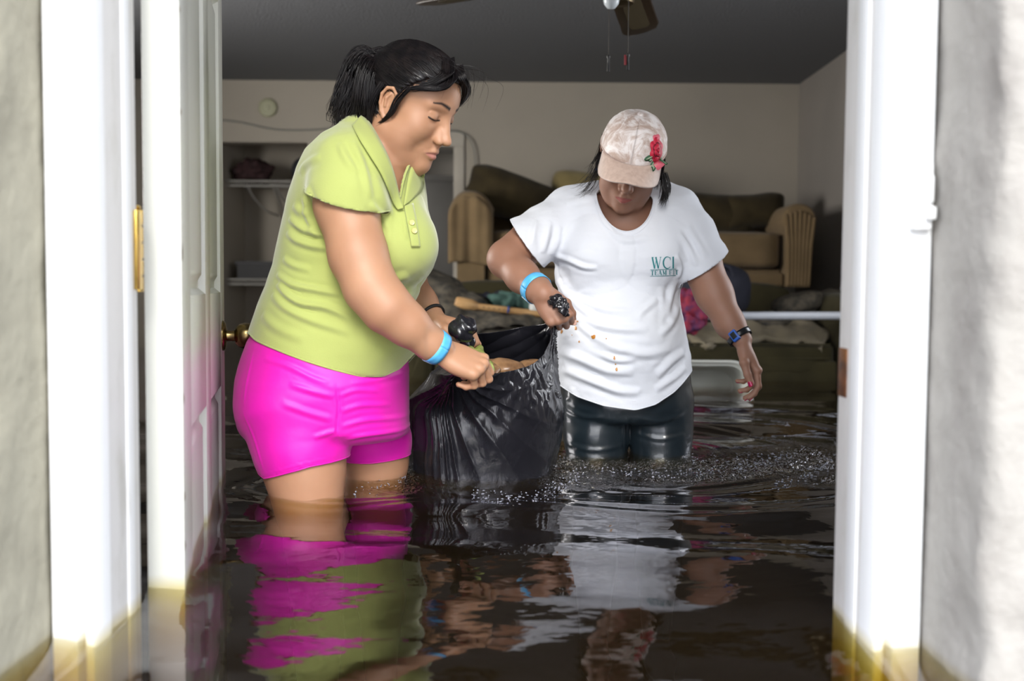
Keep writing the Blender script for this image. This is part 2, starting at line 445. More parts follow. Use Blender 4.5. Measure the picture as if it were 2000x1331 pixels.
M_STUC2 = grime_paint('pale_stucco', (.33, .31, .28), (.24, .22, .20), .95, .5, .75, WZ, scale=9, bump=.9, bscale=16, bdist=.012, stretch=(1, 1, .6))
M_DOOR = grime_paint('white_door_paint', (.64, .64, .58), (.36, .33, .25), .42, .66, .80, WZ, scale=26, bump=.12, stretch=(1, 1, .5))
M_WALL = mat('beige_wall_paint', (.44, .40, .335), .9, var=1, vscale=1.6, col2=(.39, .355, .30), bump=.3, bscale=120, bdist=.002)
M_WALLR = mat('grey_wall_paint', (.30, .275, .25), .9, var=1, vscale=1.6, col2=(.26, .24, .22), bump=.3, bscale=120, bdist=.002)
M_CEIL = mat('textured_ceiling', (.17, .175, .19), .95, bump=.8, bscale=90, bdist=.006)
M_CAS = mat('casing_paint', (.55, .51, .44), .6, var=.15, vscale=5)
M_CARPET = mat('muddy_floor', (.34, .21, .08), .95, var=1, vscale=3, col2=(.22, .13, .05), bump=.5)
M_DARK = mat('hall_paint', (.34, .32, .29), .9, var=.2, vscale=2)
M_BRASS = mat('brass', (.62, .42, .10), .22, metal=1.0, var=1, vscale=25, col2=(.35, .22, .06))
M_KNOB = mat('aged_brass', (.42, .30, .12), .24, metal=1.0, var=1, vscale=40, col2=(.12, .085, .04))

def struct(name, mb, m, parent=None, **kw):
    o = mb.build(name, m, parent, **kw)
    if parent is None: o['kind'] = 'structure'
    return o
CZ = 2.345; BY = 6.6
XR = .487; XL = -.543          # stucco returns
# stucco facade: finely gridded so its worn rounded corner is real relief
def stucco(name, x_in, x_out, sgn, m):
    # L-shaped skin: facade face (y = .955) rounding into the return (runs to y = 1.17)
    G = []; zs = np.linspace(0, 2.7, 150)
    prof = [(x_out, 1.01)] + [(x_in + sgn * d, 1.01) for d in (.9, .6, .4, .3, .22, .16, .12, .08, .055, .035)]
    for a in np.linspace(0, PI / 2, 6): prof.append((x_in + sgn * (.022 - .022 * math.sin(a)), 1.01 + .022 - .022 * math.cos(a)))
    prof += [(x_in, y) for y in (1.045, 1.055, 1.07, 1.085, 1.10, 1.12, 1.15, 1.18)]
    for z in zs:
        row = []
        for x, y in prof:
            n = mnoise.noise(Vector((x * 9, y * 9, z * 9))) * .004 + mnoise.noise(Vector((x * 38, y * 38, z * 30))) * .0022
            e = math.exp(-(((x - x_in) / .05) ** 2 + ((y - 1.01) / .05) ** 2))
            n2 = n * (1 + 2.2 * e)
            if x == prof[-1][0] and y > 1.035: row.append((x + sgn * (n2 * .8), y, z))
            else: row.append((x + sgn * n2 * (e), y - n2, z))
        G.append(row)
    mb = MB().grid(G); return struct(name, mb, m, autos=False)
stucco('wall_front_left', XL, -6.0, -1, M_STUC); stucco('wall_front_right', XR, 6.0, 1, M_STUC2)
struct('wall_core_left', MB().box(-6, XL - .012, 1.04, 1.31, 0, 2.7), M_WALL); struct('wall_core_right', MB().box(XR + .012, 6, 1.04, 1.31, 0, 2.7), M_WALL)
struct('wall_lintel', MB().box(-.60, .56, 1.01, 1.31, 2.12, 2.7), M_STUC)
# exterior ground far below is under the flood; floor and room shell
struct('floor', MB().box(-6, 6, -8, 8.4, -.05, 0), M_CARPET)
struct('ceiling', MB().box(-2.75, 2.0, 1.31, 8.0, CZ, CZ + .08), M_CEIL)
XW = 1.87; XLW = -2.6
def wall_with_window(name, x0, x1, y0, y1, wy0, wy1, wz0, wz1, m):
    mb = MB().box(x0, x1, y0, wy0, 0, CZ).box(x0, x1, wy1, y1, 0, CZ).box(x0, x1, wy0, wy1, 0, wz0).box(x0, x1, wy0, wy1, wz1, CZ); return struct(name, mb, m)
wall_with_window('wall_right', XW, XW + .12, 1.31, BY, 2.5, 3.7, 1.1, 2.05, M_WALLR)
wall_with_window('wall_left', XLW - .12, XLW, 1.31, 8.0, 2.9, 4.3, 1.1, 2.1, M_WALL)
def sash(name, x, y0, y1, z0, z1):
    o = struct(name, MB().box(x - .02, x + .02, y0, y0 + .05, z0, z1).box(x - .02, x + .02, y1 - .05, y1, z0, z1).box(x - .02, x + .02, y0, y1, z0, z0 + .05).box(x - .02, x + .02, y0, y1, z1 - .05, z1), M_TRIM)
    MB().box(x - .015, x + .015, y0, y1, (z0 + z1) / 2 - .018, (z0 + z1) / 2 + .018).build('rail', M_TRIM, o, smooth=False); return o
sash('window_1', XW + .06, 2.5, 3.7, 1.1, 2.05); sash('window_2', XLW - .06, 2.9, 4.3, 1.1, 2.1)  # unseen windows, assumed for the added interior daylight
# back wall with closet niche and hall doorway
nx0, nx1, nz1 = -1.945, float(at(601, 400, BY).x), float(at(500, 278, BY).z)
hx0, hx1, hz1 = -.98, float(at(886, 400, BY).x), float(at(860, 287, BY).z)
mb = MB().box(XLW, nx0, BY, BY + .12, 0, CZ).box(nx0, nx1, BY, BY + .12, nz1, CZ).box(nx1, hx0, BY, BY + .12, 0, CZ).box(hx0, hx1, BY, BY + .12, hz1, CZ).box(hx1, XW + .12, BY, BY + .12, 0, CZ)
struct('wall_back', mb, M_WALL)
struct('wall_closet', MB().box(nx0 - .05, nx0, BY + .12, 7.3, 0, CZ).box(nx1 + .0, nx1 + .05, BY + .12, 7.3, 0, CZ).box(nx0 - .05, nx1 + .05, 7.25, 7.33, 0, CZ).box(nx0, nx1, BY + .12, 7.25, nz1 + .10, nz1 + .14), M_WALL)
struct('wall_hall', MB().box(hx0 - .35, hx0 - .30, BY + .12, 7.9, 0, CZ).box(hx1 + .02, hx1 + .07, BY + .12, 7.9, 0, CZ).box(hx0 - .35, hx1 + .07, 7.85, 7.93, 0, CZ).box(hx0 - .35, hx1 + .07, BY + .12, 7.85, hz1 + .06, hz1 + .1).box(hx0 - .35, hx1 + .07, 7.35, 7.85, float(at(860, 342, 7.35).z), hz1 + .1), M_DARK)
# casing round the hall doorway
cw = .068
c3 = struct('trim_1', MB().box(hx1, hx1 + cw, BY - .02, BY, 0, hz1), M_CAS, bevel=.004)
struct('trim_2', MB().box(hx0 - cw, hx1 + cw, BY - .02, BY - .0, hz1, hz1 + cw * 1.4), M_CAS, bevel=.004)
struct('trim_3', MB().box(hx0 - cw, hx0, BY - .02, BY, 0, hz1), M_CAS, bevel=.004)
struct('baseboard_back', MB().box(hx1 + cw, XW, BY - .014, BY, 0, .09), M_CAS, bevel=.004)
struct('baseboard_right', MB().box(XW - .014, XW, 1.31, BY, 0, .09), M_CAS, bevel=.004)

# ---- door frame: brick mould, jamb, stop, weather strip
def moulding(name, xo, xi, m):
    """brick mould with a routed groove; xo outer edge, xi inner edge"""
    s = 1 if xi > xo else -1; w = abs(xi - xo); P = [(0, 1.20), (0, 1.158), (.003, 1.152), (w * .60, 1.152), (w * .63, 1.158), (w * .68, 1.166), (w * .74, 1.164), (w * .76, 1.156), (w * .80, 1.153), (w * .96, 1.153), (w, 1.158), (w, 1.20)]
    V = [(xo + s * a, y, z) for z in (0, 2.16) for a, y in P]; n = len(P)
    return struct(name, MB().add(V, [(i, i + 1, n + i + 1, n + i) for i in range(n - 1)] + [(n - 1, 0, n, 2 * n - 1)]), m)
xli = -.4885; xri = .4275
moulding('trim_4', XL + .002, xli, M_TRIM); moulding('trim_5', XR - .002, xri, M_TRIM)
struct('trim_6', MB().box(XL, XR, 1.154, 1.20, 2.06, 2.13), M_TRIM, bevel=.003)
JL = -.4935; JR = .428
struct('trim_7', MB().box(JL - .03, JL, 1.18, 1.312, 0, 2.06), M_JAMB, bevel=.002)
struct('trim_8', MB().box(JR, JR + .03, 1.18, 1.30, 0, 2.06), M_JAMB, bevel=.002)
struct('trim_9', MB().box(JL - .004, JL + .0022, 1.266, 1.290, 0, 2.06), M_TRIM, bevel=.0018)
struct('trim_11', MB().box(JR - .0030, JR + .004, 1.212, 1.248, 0, 2.06), M_TRIM, bevel=.0022)
# strike plate on the right jamb
sp = MB().box(JR - .0015, JR + .002, 1.266, 1.298, .862, .925).build('strike_plate', mat('rusty_steel', (.30, .13, .05), .5, metal=.7, var=1, vscale=60, col2=(.1, .06, .04)), bpy.data.objects['trim_8'], bevel=.001)

# ---- the door, opened inwards past a right angle
HX, HY = float(atz(356, 1141, WZ).x), 1.392
d0 = Vector((HX, HY, 0)); ang = math.radians(90 + 12.4); ddir = Vector((math.cos(ang), math.sin(ang), 0)); dn = Vector((ddir.y, -ddir.x, 0))      # exterior face normal points to +x
DM = Matrix(((ddir.x, dn.x, 0, d0.x), (ddir.y, dn.y, 0, d0.y), (0, 0, 1, 0), (0, 0, 0, 1)))
door = bpy.data.objects.new('door_1', None); COL.objects.link(door); door.matrix_world = DM; door['kind'] = 'structure'; bpy.context.view_layer.update()
def dbuild(mb, name, m, parent=None, **kw):
    o = mb.build(name, m, None, **kw); o.parent = parent or door
    return o
DW, DT, DH = .865, .050, 2.04; st = .115; ms = .10
rows = [(.20, .785), (.985, 1.595), (1.69, 1.93)]; colsx = [(st, (DW - ms) / 2), ((DW + ms) / 2, DW - st)]
for a, b in ((0, st), ((DW - ms) / 2, (DW + ms) / 2), (DW - st, DW)): dbuild(MB().box(a, b, -DT, 0, .012, DH), 'stile', M_DOOR, bevel=.0015)
for a, b in ((.012, .20), (.785, .985), (1.595, 1.69), (1.93, DH)):
    for x0, x1 in colsx: dbuild(MB().box(x0, x1, -DT, 0, a, b), 'rail', M_DOOR, bevel=.0012)
for z0, z1 in rows:
    for x0, x1 in colsx:
        mb = MB()
        for sgn, yo in ((1, 0), (-1, -DT)):
            lv = [(0, -.0005), (.010, -.012), (.020, -.013), (.034, -.004), (.040, -.0035)]
            ring = lambda t, y: [(x0 + t, yo + sgn * y, z0 + t), (x1 - t, yo + sgn * y, z0 + t), (x1 - t, yo + sgn * y, z1 - t), (x0 + t, yo + sgn * y, z1 - t)]
            V = [p for t, y in lv for p in ring(t, y)]; n = len(lv)
            mb.add(V, [(i * 4 + k, i * 4 + (k + 1) % 4, (i + 1) * 4 + (k + 1) % 4, (i + 1) * 4 + k) for i in range(n - 1) for k in range(4)] + [tuple((n - 1) * 4 + k for k in range(4))])
        dbuild(mb, 'panel', M_DOOR)
# knob, rosette, latch plate
kx, kz = DW - .068, .935
kz = float(at(455, 655, 2.20).z)
rs = dbuild(MB().lathe([(.0001, 0), (.033, 0), (.033, .003), (.029, .007), (.018, .009), (.014, .010)], 32, (kx, 0, kz), (0, 1, 0)), 'rosette', M_KNOB)
dbuild(MB().lathe([(.0125, .008), (.0115, .018), (.0125, .026), (.019, .029), (.0255, .035), (.0285, .044), (.0285, .056), (.0265, .064), (.021, .068), (.0195, .0665), (.0001, .0665)], 36, (kx, 0, kz), (0, 1, 0)), 'knob', M_KNOB, rs)
dbuild(MB().lathe([(.0001, 0), (.006, 0), (.006, .0015), (.0001, .0015)], 16, (kx, .067, kz), (0, 1, 0)), 'keyhole', M_BLACKRUB0 if 'M_BLACKRUB0' in globals() else M_DARK, rs)
dbuild(MB().lathe([(.0001, 0), (.033, 0), (.030, -.006), (.012, -.010), (.012, -.022), (.026, -.035), (.028, -.055), (.020, -.066), (.0001, -.067)], 28, (kx, -DT, kz), (0, 1, 0)), 'inner_knob', M_KNOB)
dbuild(MB().box(DW - .001, DW + .0018, -DT + .008, -.008, kz - .11, kz + .11), 'latch_plate', mat('dull_steel', (.4, .38, .33), .4, metal=.9), bevel=.0006)
# scuffs torn out of the paint along the hinge edge
M_CHIP = mat('chipped_wood', (.20, .13, .07), .9)
for z, s_ in ((1.045, .010), (1.24, .006), (.84, .006), (.70, .007), (1.49, .006), (1.38, .005), (.63, .006)):
    P = [(.0002 + 0 * k, -.0005 + .0 * k, 0) for k in range(1)]
    mb = MB(); n = 9; pts = [( .0015 + s_ * (.5 + .5 * math.cos(2 * PI * k / n)) * RNG.uniform(.5, 1), .0006, z + s_ * 1.3 * math.sin(2 * PI * k / n) * RNG.uniform(.6, 1.2)) for k in range(n)]
    mb.add(pts + [(.003 + s_ * .4, .0012, z)], [(k, (k + 1) % n, n) for k in range(n)]); dbuild(mb, 'paint_chip', M_CHIP)
# hinge: leaf on jamb, knuckles, leaf on the door edge
hz0, hz1_ = float(at(270, 572, 1.33).z), float(at(270, 408, 1.33).z)
def hinge(z0, z1):
    pin = Vector((float(at(267, 500, 1.335).x), 1.335, 0)); n = 5; h = (z1 - z0)
    o = MB().box(JL - .004, JL + .004, 1.300, 1.320, z0 + .004, z1 - .004).build('hinge', M_BRASS, door, bevel=.0008)
    for k in range(n):
        a = z0 + h * k / n; mb = MB().lathe([(.0066, .0006), (.0086, .002), (.0086, h / n - .002), (.0066, h / n - .0006)], 18, pin + Vector((0, 0, a)), (0, 0, 1)); mb.build('knuckle', M_BRASS, o)
    MB().lathe([(.005, 0), (.0065, .002), (.004, .005), (.0001, .006)], 14, pin + Vector((0, 0, z1)), (0, 0, 1)).build('pin_head', M_BRASS, o)
    MB().bar(pin + Vector((.002, .002, (z0 + z1) / 2 - h / 2)), pin + Vector((.002, .002, (z0 + z1) / 2 + h / 2)), .003, .004).build('leaf_edge', M_BRASS, o)
    return o
hinge(hz0, hz1_)
# small sensor on the right brick mould
sc_ = at(1800, 380, 1.150); so = MB().box(sc_.x - .013, sc_.x + .009, 1.138, 1.1525, at(1800, 450, 1.15).z, at(1800, 318, 1.15).z).build('door_sensor', M_TRIM, None, bevel=.003)
tag(so, 'small white plastic contact sensor on the right door moulding', 'sensor')
MB().box(sc_.x + .0, sc_.x + .010, 1.129, 1.139, at(1800, 432, 1.15).z, at(1800, 405, 1.15).z).build('catch', M_TRIM, so, bevel=.003)
MB().box(sc_.x - .003, sc_.x + .008, 1.1335, 1.1385, at(1800, 398, 1.15).z, at(1800, 345, 1.15).z).build('cover', M_TRIM, so, bevel=.002)

# ---- flood water: one continuous sheet with its ripples, and its depth
def water():
    xs = np.unique(np.concatenate([np.linspace(-6, -1.2, 12), np.linspace(-1.2, -.7, 25), np.linspace(-.7, 1.35, 300), np.linspace(1.35, 2.2, 30), np.linspace(2.2, 6, 10)]))
    ys = np.unique(np.concatenate([np.linspace(-8, -.5, 16), np.linspace(-.5, 1.0, 40), np.linspace(1.0, 3.6, 400), np.linspace(3.6, 5.4, 90), np.linspace(5.4, 8.3, 20)]))
    X, Y = np.meshgrid(xs, ys, indexing='ij'); H = np.zeros_like(X)
    fade = np.clip((Y - .4) / .5, .15, 1) * np.clip((5.2 - Y) / 2.2, .08, 1) * np.clip((2.4 - np.abs(X)) / .6, .1, 1)
    R = np.random.default_rng(12)
    for i in range(26):                              # gentle swell
        th = R.uniform(PI * .28, PI * .72) * (1 if i % 2 else -1); lam = R.uniform(.16, .55); k = 2 * PI / lam
        H += fade * .010 * lam / .5 * .16 * (.5 + R.uniform(0, 1)) * np.sin(k * (math.cos(th) * X * .75 + math.sin(th) * Y) + R.uniform(0, 6))
    sm = lambda a, b, x: np.clip((x - a) / (b - a), 0, 1) ** 2 * (3 - 2 * np.clip((x - a) / (b - a), 0, 1))
    H -= .034 * np.exp(-((Y - 1.02) / .36) ** 2) * sm(.50, .38, np.abs(X + .04)) * sm(.6, .9, Y)      # the low swell rolling out of the door
    def ring(cx, cy, r0, r1, lam, amp, dec=.25):
        nonlocal H
        r = np.hypot(X - cx, Y - cy) * (1 + .03 * np.sin(5 * np.arctan2(Y - cy, X - cx))); env = np.exp(-((r - (r0 + r1) / 2) / ((r1 - r0) / 2)) ** 2); H += amp * env * np.sin(2 * PI * r / lam)
    ring(.33, 2.55, .10, .24, .055, .0014); ring(.33, 2.55, .40, .52, .060, .0022); ring(.36, 2.6, .68, .80, .075, .0020); ring(-.05, 2.35, .30, .42, .075, .0012); ring(-.35, 2.1, .12, .24, .05, .0016); ring(-.16, 2.22, .08, .2, .045, .0014)
    # choppy water where the people have just moved
    dl = lambda cx, cy, sx_, sy_: np.exp(-(((X - cx) / sx_) ** 2 + ((Y - cy) / sy_) ** 2))
    ra = lambda cx, cy, r, w, a0, a1: np.exp(-((np.hypot(X - cx, Y - cy) - r) / w) ** 2) * sm(a0, a0 + .3, np.arctan2(Y - cy, X - cx)) * sm(a1, a1 - .3, np.arctan2(Y - cy, X - cx))
    chop = .9 * ra(.33, 2.62, .44, .035, -1.9, .1) + .9 * ra(.36, 2.68, .62, .04, -1.2, .3) + dl(.12, 2.33, .34, .10) + .8 * dl(.42, 2.36, .25, .08) + .9 * dl(-.24, 2.13, .10, .08) + .5 * dl(.05, 2.16, .22, .06) + .35 * dl(.85, 2.4, .12, .25) + .6 * dl(.62, 2.42, .16, .08)
    act = chop > .02; ii = np.nonzero(act); P = np.stack([X[ii], Y[ii], np.zeros(len(ii[0]))], 1)
    nz = vnoise(P, 30, 1.0) + .6 * vnoise(P, 75, 4.0); H[ii] += chop[ii] * nz * .0052
    CH = np.concatenate([(chop * (1 + 0 * X)).reshape(-1), np.zeros(4)]); V = np.stack([X, Y, WZ + H], -1).reshape(-1, 3); nx_, ny_ = len(xs), len(ys)
    i, j = np.meshgrid(np.arange(nx_ - 1), np.arange(ny_ - 1), indexing='ij'); a = (i * ny_ + j).ravel(); Q = np.stack([a, a + ny_, a + ny_ + 1, a + 1], 1)
    # sides and bottom so that the murk has a volume
    n0 = len(V); bt = np.array([[-6, -8, .004], [6, -8, .004], [6, 8.3, .004], [-6, 8.3, .004]]); V = np.concatenate([V, bt])
    me = bpy.data.meshes.new('flood_water'); faces = Q.tolist(); top = lambda i, j: i * ny_ + j
    faces.append((n0 + 3, n0 + 2, n0 + 1, n0))
    faces.append(tuple([n0, n0 + 1] + [top(i, 0) for i in range(nx_ - 1, -1, -1)])); faces.append(tuple([n0 + 2, n0 + 3] + [top(i, ny_ - 1) for i in range(nx_)]))
    faces.append(tuple([n0 + 3, n0] + [top(0, j) for j in range(ny_)])); faces.append(tuple([n0 + 1, n0 + 2] + [top(nx_ - 1, j) for j in range(ny_ - 1, -1, -1)]))
    me.from_pydata(V.tolist(), [], faces); set_attr(me, 'chop', CH)
    m, nt, b = new_mat('murky_flood_water'); L = nt.links; nt.nodes.remove(b); out = nt.nodes['Material Output']
    gl = node(nt, 'ShaderNodeBsdfGlossy', Roughness=.015); tb = node(nt, 'ShaderNodeBsdfDiffuse'); tb.inputs[0].default_value = (.13, .082, .036, 1); tr = node(nt, 'ShaderNodeBsdfTransparent'); tx = node(nt, 'ShaderNodeMixShader'); tx.inputs[0].default_value = .055; L.new(tr.outputs[0], tx.inputs[1]); L.new(tb.outputs[0], tx.inputs[2]); tr.inputs[0].default_value = (.96, .95, .9, 1); gl.inputs[0].default_value = (.95, .95, 1, 1)
    fr = node(nt, 'ShaderNodeLayerWeight', Blend=.5); pw = node(nt, 'ShaderNodeMath', operation='POWER'); pw.inputs[1].default_value = 4.2; L.new(fr.outputs['Facing'], pw.inputs[0]); fa = node(nt, 'ShaderNodeMath', operation='MULTIPLY_ADD', use_clamp=True); fa.inputs[1].default_value = .96; fa.inputs[2].default_value = .04; L.new(pw.outputs[0], fa.inputs[0]); mx = node(nt, 'ShaderNodeMixShader'); L.new(fa.outputs[0], mx.inputs[0]); L.new(tx.outputs[0], mx.inputs[1]); L.new(gl.outputs[0], mx.inputs[2]); L.new(mx.outputs[0], out.inputs['Surface'])
    t = node(nt, 'ShaderNodeTexCoord'); n1 = node(nt, 'ShaderNodeTexNoise', Scale=9.0, Detail=3.0); mp = node(nt, 'ShaderNodeMapping'); mp.inputs['Scale'].default_value = (1, 1.6, 1); L.new(t.outputs['Object'], mp.inputs[0]); L.new(mp.outputs[0], n1.inputs[0])
    bp = node(nt, 'ShaderNodeBump', Strength=.25, Distance=.006); L.new(n1.outputs[0], bp.inputs['Height'])
    n3 = node(nt, 'ShaderNodeTexNoise', Scale=120.0, Detail=2.0); L.new(t.outputs['Object'], n3.inputs[0]); at_ = node(nt, 'ShaderNodeAttribute', attribute_name='chop'); bp2 = node(nt, 'ShaderNodeBump', Distance=.022); L.new(n3.outputs[0], bp2.inputs['Height']); L.new(at_.outputs['Fac'], bp2.inputs['Strength']); L.new(bp.outputs[0], bp2.inputs['Normal']); bp = bp2
    for q in (gl, fr): L.new(bp.outputs[0], q.inputs['Normal'])
    va = node(nt, 'ShaderNodeVolumeAbsorption', Density=22.0); va.inputs['Color'].default_value = (.82, .735, .20, 1); L.new(va.outputs[0], out.inputs['Volume'])
    o = link('flood_water', me, m); o['kind'] = 'stuff'; return tag(o, 'dark brown flood water filling the room and doorway, rippled around the people', 'water')
fw_o = water()
def add_glints():
    """beads added along the wake to imitate light glinting off the waves: one part, nobody could count them"""
    R = np.random.default_rng(4); mb = MB()
    arcs = [([(1095, 900), (1200, 920), (1320, 925), (1430, 915), (1500, 898), (1550, 878)], 300, 9), ([(1525, 943), (1600, 915), (1642, 868)], 130, 8), ([(925, 965), (1000, 975), (1060, 965), (1100, 945), (1130, 925)], 170, 13),
            ([(800, 912), (930, 920), (1080, 905)], 140, 7), ([(690, 957), (760, 945), (795, 930)], 34, 8), ([(1345, 893), (1420, 900), (1500, 880), (1540, 850)], 50, 9)]
    bm = bmesh.new()
    for pts, n, j in arcs:
        C = catmull([(x, y, 0) for x, y in pts], 12)
        for _ in range(n):
            c = C[R.integers(0, len(C))]; p = atz(c[0] + R.normal(0, 9), c[1] + R.normal(0, j * .55), WZ + .003); r = R.uniform(.0006, .0017) * (1.5 if R.random() < .12 else 1)
            mt = Matrix.Translation(p) @ Matrix.Rotation(R.uniform(0, 6), 4, 'Z') @ Matrix.Diagonal((r * R.uniform(1, 2.6), r, r * R.uniform(.7, 1.3), 1)); bmesh.ops.create_icosphere(bm, subdivisions=1, radius=1, matrix=mt)
    me = bpy.data.meshes.new('glint_beads'); bm.to_mesh(me); bm.free(); o = link('glint_beads', me, mat('wet_sparkle', (.22, .23, .28), .06, spec=1.0, coat=1.0), fw_o); o['kind'] = 'stuff'
add_glints()  # small beads added in place of wave glints
# ---------------------------------------------------------------- anatomy
class Frame:
    def __init__(s, o, f, l, u, sc=1.0):
        s.o = np.asarray(o, np.float32); s.R = np.stack([f, l, u]).astype(np.float32); s.s = sc
    def W(s, x, y, z): return s.o + s.s * (np.array([x, y, z], np.float32) @ s.R)
    def L(s, P): return ((P - s.o) @ s.R.T) / s.s
    def dir(s, x, y, z): return np.array([x, y, z], np.float32) @ s.R
def head_frame(o, yaw_deg, pitch_deg, roll_deg, sc):
    """yaw: heading of the face (0 = +X, -90 = towards the camera); pitch > 0 looks down; roll > 0 tips the crown to the person's left"""
    yw, p, r = map(math.radians, (yaw_deg, pitch_deg, roll_deg))
    f = np.array([math.cos(yw) * math.cos(p), math.sin(yw) * math.cos(p), -math.sin(p)])
    l = np.array([-math.sin(yw), math.cos(yw), 0.0]); u = np.cross(f, l)
    l2 = l * math.cos(r) - u * math.sin(r); u2 = u * math.cos(r) + l * math.sin(r)
    return Frame(o, f, l2, u2, sc)

def head(S, fr, plump=1.0, lid=0.0045, age=0.0):
    s = fr.s; W = fr.W
    def e(c, r, k, sub=False): S.ell(W(*c), np.array(r) * s, fr.R, k * s, sub)
    def c(a, b, ra, rb, k, sub=False): S.cone(W(*a), W(*b), ra * s, rb * s, k * s, sub)
    e((-.012, 0, .044), (.095, .073, .079), .01)
    e((.020, 0, .030), (.069, .061, .070), .03)
    e((.026, 0, -.030), (.053, .052 * plump, .058), .03)
    for y in (-1, 1):
        c((-.006, y * .050 * plump, -.050), (.040, y * .030 * plump, -.084), .019, .016, .03)
        c((.040, y * .030 * plump, -.084), (.066, y * .007, -.094), .016, .015, .025)
        e((.050, y * .036 * plump, -.024), (.027, .024 * plump, .026), .028)
        e((.030, y * .046 * plump, -.055), (.026, .020 * plump, .026), .025)
        c((.079, y * .014, .029), (.066, y * .043, .031), .0075, .007, .014)
    e((.071, 0, -.092), (.014, .016, .0145), .016)
    e((.025, 0, -.070), (.045, .040, .030), .02)
    e((.068, 0, -.058), (.021, .028, .024), .018)
    # eye sockets, eyelids
    for y in (-1, 1):
        e((.098, y * .034, .011), (.018, .016, .010), .018, True)
        e((.0695, y * .0315, .008), (.0140, .0150, .0135), .004)
        c((.0800, y * .018, .0155), (.0745, y * .044, .0150), .0024, .0020, .004)
    # nose
    c((.083, 0, .020), (.1020, 0, -.022), .0068, .0090, .012)
    e((.1065, 0, -.029), (.0110, .0098, .0088), .008)
    for y in (-1, 1):
        e((.0955, y * .0125, -.033), (.0115, .0078, .0080), .006)
    for y in (-1, 1): e((.087, y * .010, -.022), (.010, .006, .010), .010)
    c((.092, 0, -.040), (.088, 0, -.050), .006, .007, .008)
    for y in (-1, 1):
        e((.1010, y * .0068, -.0415), (.0052, .0032, .0030), .002, True)
    # lips
    for y in (-1, 1):
        c((.0905, y * .004, -.0570), (.0790, y * .0215, -.0640), .0062, .0026, .004)
        c((.0895, y * .003, -.0690), (.0785, y * .0205, -.0650), .0066, .0028, .004)
    for y in (-1, 1):
        c((.0990, 0, -.0632), (.0850, y * .0175, -.0650), .0015, .0008, .0025, True)
    # ears
    for y in (-1, 1):
        e((-.006, y * .0745, -.002), (.0175, .0065, .030), .004)
        S.ell(W(-.002, y * .082, -.003), np.array((.0085, .0045, .015)) * s, fr.R, .006 * s, True)
        pts = [(.006, .073, .008), (.007, .079, .021), (-.002, .083, .029), (-.014, .084, .025), (-.021, .084, .010), (-.019, .082, -.008), (-.012, .079, -.022), (-.003, .076, -.031), (.006, .073, -.029)]
        P = [W(a, y * b, cc) for a, b, cc in pts]
        S.chain(P, [v * s for v in (.0028, .0032, .0034, .0034, .0034, .0032, .0036, .0052, .0040)], .002 * s)
        S.chain([W(-.004, y * .080, .018), W(-.010, y * .081, .006), W(-.007, y * .080, -.010)], [.0026 * s, .0030 * s, .0026 * s], .003 * s)
        c((.006, y * .074, .003), (.005, y * .077, -.006), .003, .0032, .004)
def face_attrs(V, fr):
    L = fr.L(V); x, y, z = L[:, 0], np.abs(L[:, 1]), L[:, 2]
    def ellm(c, r):
        d = np.sqrt(((x - c[0]) / r[0]) ** 2 + ((y - c[1]) / r[1]) ** 2 + ((z - c[2]) / r[2]) ** 2); return d
    zt = -.0560 - .0075 * (y / .023) ** 1.4 + .0015 * np.exp(-(y / .0028) ** 2) * -1
    zb = -.0745 + .0095 * (y / .023) ** 1.8
    lip = ((z < zt) & (z > zb) & (y < .0225) & (x > .070)).astype(np.float32)
    edge = np.clip(np.minimum(zt - z, z - zb) / .0012, 0, 1) * (x > .070) * (y < .0235)
    arch = .0335 + .006 * np.sin(np.clip((y - .012) / .040, 0, 1) * PI * .62) - .004 * np.clip((y - .035) / .012, 0, 1)
    th = .0044 * np.clip(1.25 - (y - .012) / .042, .25, 1)
    brow = np.clip(1.3 - np.abs(z - arch) / th, 0, 1) * (y > .011) * (y < .050) * (x > .05)
    slit = np.clip(1.7 - np.abs(z - (.0030 + .0022 * ((y - .0315) / .014) ** 2)) / .0015, 0, 1) * (y > .0165) * (y < .0465) * (x > .06)
    shade = np.exp(-ellm((.076, .031, .012), (.02, .017, .011)) ** 2) * (x > .05)  # eye-socket shade, mixed into the skin colour
    return edge, brow, slit, shade

